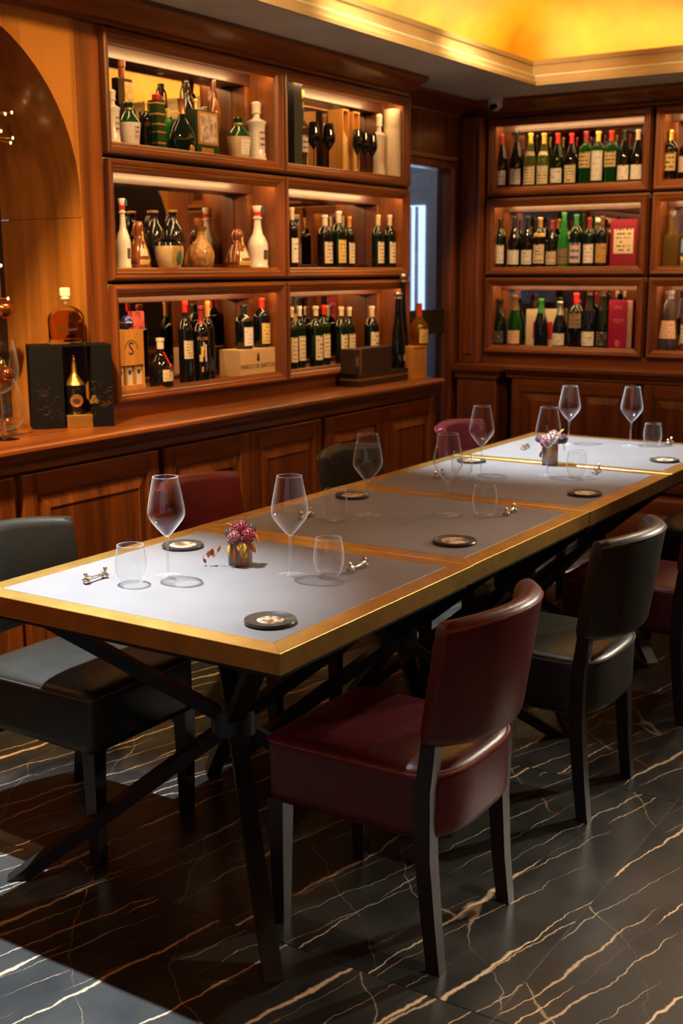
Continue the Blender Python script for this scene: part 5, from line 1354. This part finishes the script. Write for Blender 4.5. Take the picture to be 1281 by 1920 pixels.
o = lathe('copper_medal', [(.0005, 0), (.0235, .0006), (.0235, .003), (.019, .0035), (.018, .0025), (.0005, .0025)], CAP['copper'], bt, 28, True, (0, -.0365, .05)); o.rotation_euler = (PI / 2, 0, 0)
o = lathe('medal_crest', [(.0005, 0), (.013, .0006), (.012, .002), (.0005, .0025)], FOIL, bt, 14, True, (0, -.039, .05)); o.rotation_euler = (PI / 2, 0, 0); o.scale = (1, .7, 1)

# amber decanter: flat-sided arched flask
c = Matrix.Translation((mid.x, mid.y, ZS)) @ Matrix.Rotation(rz, 4, 'Z') @ Vector((-0.004, D * .45, H + 0.0006))
t = thing('amber_decanter', 'amber spirit decanter with pale stopper on top of the black box', 'decanter', c, rz)
def flask(hw, hh, th, m, name, ins):
    pts = []
    s0 = hh * .52
    pts += [(-hw, ins), (hw, ins), (hw, s0)]
    for k in range(1, 9):
        a = PI / 2 * k / 9; pts.append((hw * (math.cos(a) ** 1.1) + 0.012 * math.sin(a), s0 + (hh - s0) * (math.sin(a) ** .9)))
    pts.append((0.011, hh))
    full = pts + [(-x, z) for x, z in reversed(pts[3:])] + [(-hw, s0)]
    n = len(full); cxz = (0, hh * .45)
    def rg(y, k): return [Vector((x * k, y, cxz[1] + (z - cxz[1]) * k)) for x, z in full]
    return link(name, loft_me([rg(-th, .9), rg(-th * .8, .97), rg(-th * .3, 1), rg(th * .3, 1), rg(th * .8, .97), rg(th, .9)], True, 50), t, m)
flask(0.064, 0.135, 0.032, mat('decanter_glass', (1, 0.97, 0.92), 0.0, trans=1.0, ior=1.15), 'glass_body', 0.0)
flask(0.056, 0.118, 0.025, mat('amber_spirit', (0.85, 0.36, 0.06), 0.03, trans=0.93, ior=1.1), 'spirit', 0.016)
lathe('neck', [(.011, .132), (.0105, .15), (.014, .152), (.0145, .158), (.011, .16)], MATS['decanter_glass'], t, 20, False)
lathe('gold_collar', [(.0112, .139), (.0118, .14), (.0118, .151), (.0112, .152)], CAP['gold'], t, 20, False)
box('stopper', -.0185, .0185, -.0125, .0125, .168, .2, mat('frosted_stopper', (0.8, 0.68, 0.58), 0.3), t, 0.005)
lathe('stopper_collar', [(.012, .158), (.0165, .16), (.0165, .165), (.012, .169)], MATS['frosted_stopper'], t, 20)
for k in range(20):
    a = 2 * PI * k / 20; a2 = 2 * PI * (k + .8) / 20
    link('etched_crest', bar_me((.036 * math.cos(a), -.0325, .06 + .024 * math.sin(a)), (.036 * math.cos(a2), -.0325, .06 + .024 * math.sin(a2)), .001, .004, (0, 1, 0)), t, FOIL)
link('etched_banner', prism_me([(-.032, .052), (-.01, .046), (.012, .046), (.034, .052), (.034, .06), (.012, .055), (-.01, .055), (-.032, .06)], 'y', -.0335, -.032), t, FOIL)

# big stemmed glass bowl with baubles, and a glass vase behind it, at the left picture edge
p = on(2, 0.945, 8, 824)
zt = 0.945 + 0.335
gl_ = thing('giant_wine_glass', 'oversized stemmed glass holding baubles at the left edge of the sideboard', 'glass', (p.x, p.y, ZS))
lathe('bowl', [(.008, .155), (.03, .166), (.052, .19), (.0605, .22), (.061, .25), (.056, .29), (.049, .33)], TGLASS, gl_, 40, False)
lathe('stem', [(.02, .004), (.008, .012), (.006, .08), (.0075, .15), (.009, .156)], SGLASS, gl_, 16)
lathe('foot', [(.0005, 0), (.05, 0), (.052, .002), (.02, .006), (.0005, .007)], SGLASS, gl_, 40)
COPB = mat('copper_bauble', (0.4, 0.12, 0.04), 0.12, 0.9)
R_, T_ = Vector((RIGHT.x, RIGHT.y, 0)).normalized(), Vector((-FWD.x, -FWD.y, 0)).normalized()
def ball(r, m, label, off):
    me = lathe_me([(r * math.sin(a) + 0.0002, r - r * math.cos(a)) for a in [PI * k / 14 for k in range(15)]], 24)
    o = link('bauble', me, None, m, p + R_ * off[0] + T_ * off[1] + Vector((0, 0, off[2])))
    tag(o, label, 'bauble')
    link('bauble_cap', lathe_me([(.004, 2 * r), (.004, 2 * r + .004), (.001, 2 * r + .006)], 10), o, CAP['gold'])
ball(.0265, COPB, 'large dark copper bauble inside the oversized glass', (.022, .012, .193))
ball(.0215, mat('silver_bauble', (0.75, 0.72, 0.68), 0.1, 1.0, var=0.5, vscale=50), 'silver patterned bauble on top inside the oversized glass', (-.004, -.016, .228))
ball(.0125, mat('gold_bauble', (0.7, 0.45, 0.15), 0.15, 1.0), 'little gold bauble at the bottom inside the oversized glass', (-.004, .016, .176))
q = on(2, 0.945, 14, 806)
v = thing('glass_vase', 'teardrop clear glass vase behind the oversized stemmed glass', 'vase', (q.x, q.y, ZS))
lathe('vase_wall', [(.03, .004), (.052, .02), (.066, .06), (.062, .1), (.045, .15), (.028, .19), (.02, .23), (.024, .25)], TGLASS, v, 40, False)
lathe('vase_base', [(.0005, 0), (.03, 0), (.034, .004), (.03, .008), (.0005, .011)], SGLASS, v, 32)
# copper pumpkin ornament and twig lights in the alcove
q = on(0, -3.42, 3, 580)
N = 8
vs, fs = [], []
for i in range(13):
    a = PI * i / 12
    for k in range(32):
        b = 2 * PI * k / 32; r = .042 * math.sin(a) * (1 + .1 * abs(math.cos(b * 4)))
        vs.append((r * math.cos(b), r * math.sin(b), -.036 * math.cos(a)))
for i in range(12):
    for k in range(32): fs.append((i * 32 + k, i * 32 + (k + 1) % 32, (i + 1) * 32 + (k + 1) % 32, (i + 1) * 32 + k))
orn = tag(link('hanging_ornament', me_from('pumpkin', vs, fs, 60), None, COPB, (q.x, q.y, q.z)), 'ribbed copper ornament hanging in the alcove at the left edge', 'ornament')
tube('hanging_thread', [(0, 0, .03), (0, 0, .3)], .0008, STRAW, orn, 5)
BULB = mat('twig_bulb', (1, .8, .4), .4, emit=(1, .62, .2), estr=6)
def twig_light(pxs, label, x=-3.36):
    base = on(0, x, -40, pxs[0][1] + 6)
    t = thing('twig_light', label, 'string light', base)
    for (a, b) in pxs:
        e = on(0, x, a, b) - base
        tube('twig', [(0, 0, 0), tuple(e * .5 + Vector((0, 0, .008))), tuple(e)], .0016, CAP['gold'], t, 6)
        o = lathe('bulb', [(.0005, -.005), (.0032, -.002), (.0036, .002), (.0005, .006)], BULB, t, 10); o.location = e
twig_light([(22, 211), (10, 214)], 'upper glowing twig light in the dark alcove at the left edge')
twig_light([(24, 259), (20, 268), (2, 246)], 'lower glowing twig light in the dark alcove at the left edge')
twig_light([(15, 560), (2, 498)], 'glowing twig light above the copper ornament', -3.35)

# far end of the sideboard: long dark boxes, tall black bottles, orange bottle on a crate
a, b = on(2, 0.945, 668, 727), on(2, 0.945, 766, 719)
yl, yr, xf = a.y + 0.02, 5.36, -3.045
t = thing('long_gift_box', 'long dark brown gift box with gold stripe, lower of the two on the sideboard', 'box', (xf, yl, ZS), PI / 2, 'dark striped gift boxes')
BROWNCARD = mat('brown_black_card', (0.03, 0.017, 0.014), 0.45)
LB = yr - yl; H1 = 0.062
box('carton', 0, LB, 0, 0.115, 0, H1, BROWNCARD, t, 0.0015)
box('gold_stripe', 0, LB, -0.0008, 0, H1 * .45, H1 * .62, GOLDLEAF, t); box('gold_stripe', -0.0008, 0, 0, 0.115, H1 * .45, H1 * .62, GOLDLEAF, t)
yl2 = on(0, xf - 0.02, 662, 670).y; yr2 = on(0, xf - 0.02, 731, 670).y
t = thing('long_gift_box', 'dark brown gift box with gold band, upper of the two on the sideboard', 'box', (xf - 0.01, yl2, ZS + H1 + 0.0005), PI / 2, 'dark striped gift boxes')
H2 = on(0, xf - 0.01, 690, 653).z - ZS - H1
box('carton', 0, yr2 - yl2, 0, 0.08, 0, H2, BROWNCARD, t, 0.0015)
box('gold_band', 0.045, 0.062, -0.0008, 0.0, 0, H2, GOLDLEAF, t)
box('silver_label', 0.008, 0.036, -0.0008, 0, H2 * .3, H2 * .7, CAP['silver'], t)
yc = on(0, xf - 0.06, 747, 620).y; zb = ZS + H1 + 0.0006
TALLP = [(.01, 0), (.92, 0), (1, .015), (1, .26), (.85, .42), (.58, .62), (.44, .76), (.38, .88), (.38, .9)]
for (cx, yt, x, base, w, lab) in ((747, 546, xf - 0.03, zb, 28, 'tall black conical bottle with silver stopper standing on the long gift box'), (756, 512, xf - 0.08, zb, 21, 'taller black bottle with silver stopper just behind the first tall one')):
    pp = on(0, x, cx, yt); Hh = pp.z - base; R = pxsize(pp, w) / 2
    t = thing('bottle', lab, 'bottle', (x, pp.y, base), PI / 2, 'tall black bottles at the end of the sideboard')
    lathe('body', [(r * R, z * Hh) for r, z in TALLP], GL['black'], t, 24)
    lathe('silver_collar', [(R * .42, .9 * Hh), (R * .55, .905 * Hh), (R * .5, .93 * Hh)], CAP['silver'], t, 18)
    lathe('stopper', [(R * .3, .93 * Hh), (R * .62, .945 * Hh), (R * .7, .965 * Hh), (R * .5, .99 * Hh), (.0005, Hh)], CAP['silver'], t, 14)
    link('gold_print', label_patch([(1, 0), (1, .26)], R, Hh, .1, .18, .4, .2), t, LAB['gold'])
ya, yb = 5.384, 5.527
xw = -3.03
zt = on(0, xw, 790, 649).z
t = thing('wooden_crate', 'small orange wooden case with grain marks at the far end of the sideboard', 'crate', (xw, ya, ZS), PI / 2)
W, H = yb - ya, zt - ZS
box('face_board', 0.006, W - 0.006, 0.004, 0.01, 0.006, H - 0.006, CRATEO, t)
box('back_board', 0, W, 0.1, 0.106, 0, H, CRATEO, t)
for (a0, a1, b0, b1) in ((0, W, 0, 0.006), (0, W, H - 0.006, H)): box('frame_board', a0, a1, 0, 0.1, b0, b1, CRATEO, t)
for (a0, a1) in ((0, 0.006), (W - 0.006, W)): box('side_board', a0, a1, 0, 0.1, 0.006, H - 0.006, CRATEO, t)
for k in range(7):
    random.seed(k); x0 = W * (.15 + .1 * k)
    link('burnt_mark', bar_me((x0, 0.0036, H * random.uniform(.25, .5)), (x0 + .012, 0.0036, H * random.uniform(.55, .85)), .001, .004, (0, 1, 0)), t, STRAW)
pp = on(0, xw - 0.05, 786, 569); Hh = pp.z - zt; R = pxsize(pp, 35) / 2
t = thing('bottle', 'amber bottle with orange-red wax neck standing on the small wooden case', 'bottle', (xw - 0.05, pp.y, zt + 0.0005), PI / 2)
pr = [(.01, 0), (.92, 0), (1, .02), (1, .42), (.9, .5), (.5, .62), (.32, .7), (.28, .78), (.28, .97), (.3, 1)]
lathe('body', [(r * R, z * Hh) for r, z in pr], GL['amber'], t, 24)
lathe('wax_neck', [(.36 * R, .7 * Hh), (.34 * R, .8 * Hh), (.32 * R, .96 * Hh), (.34 * R, 1.004 * Hh), (.0005, 1.004 * Hh)], mat('wax_orange', (0.6, 0.06, 0.015), 0.35), t, 18, False)
link('paper_label', label_patch(pr, R, Hh, .06, .4, 1.0), t, LAB['yellow'])
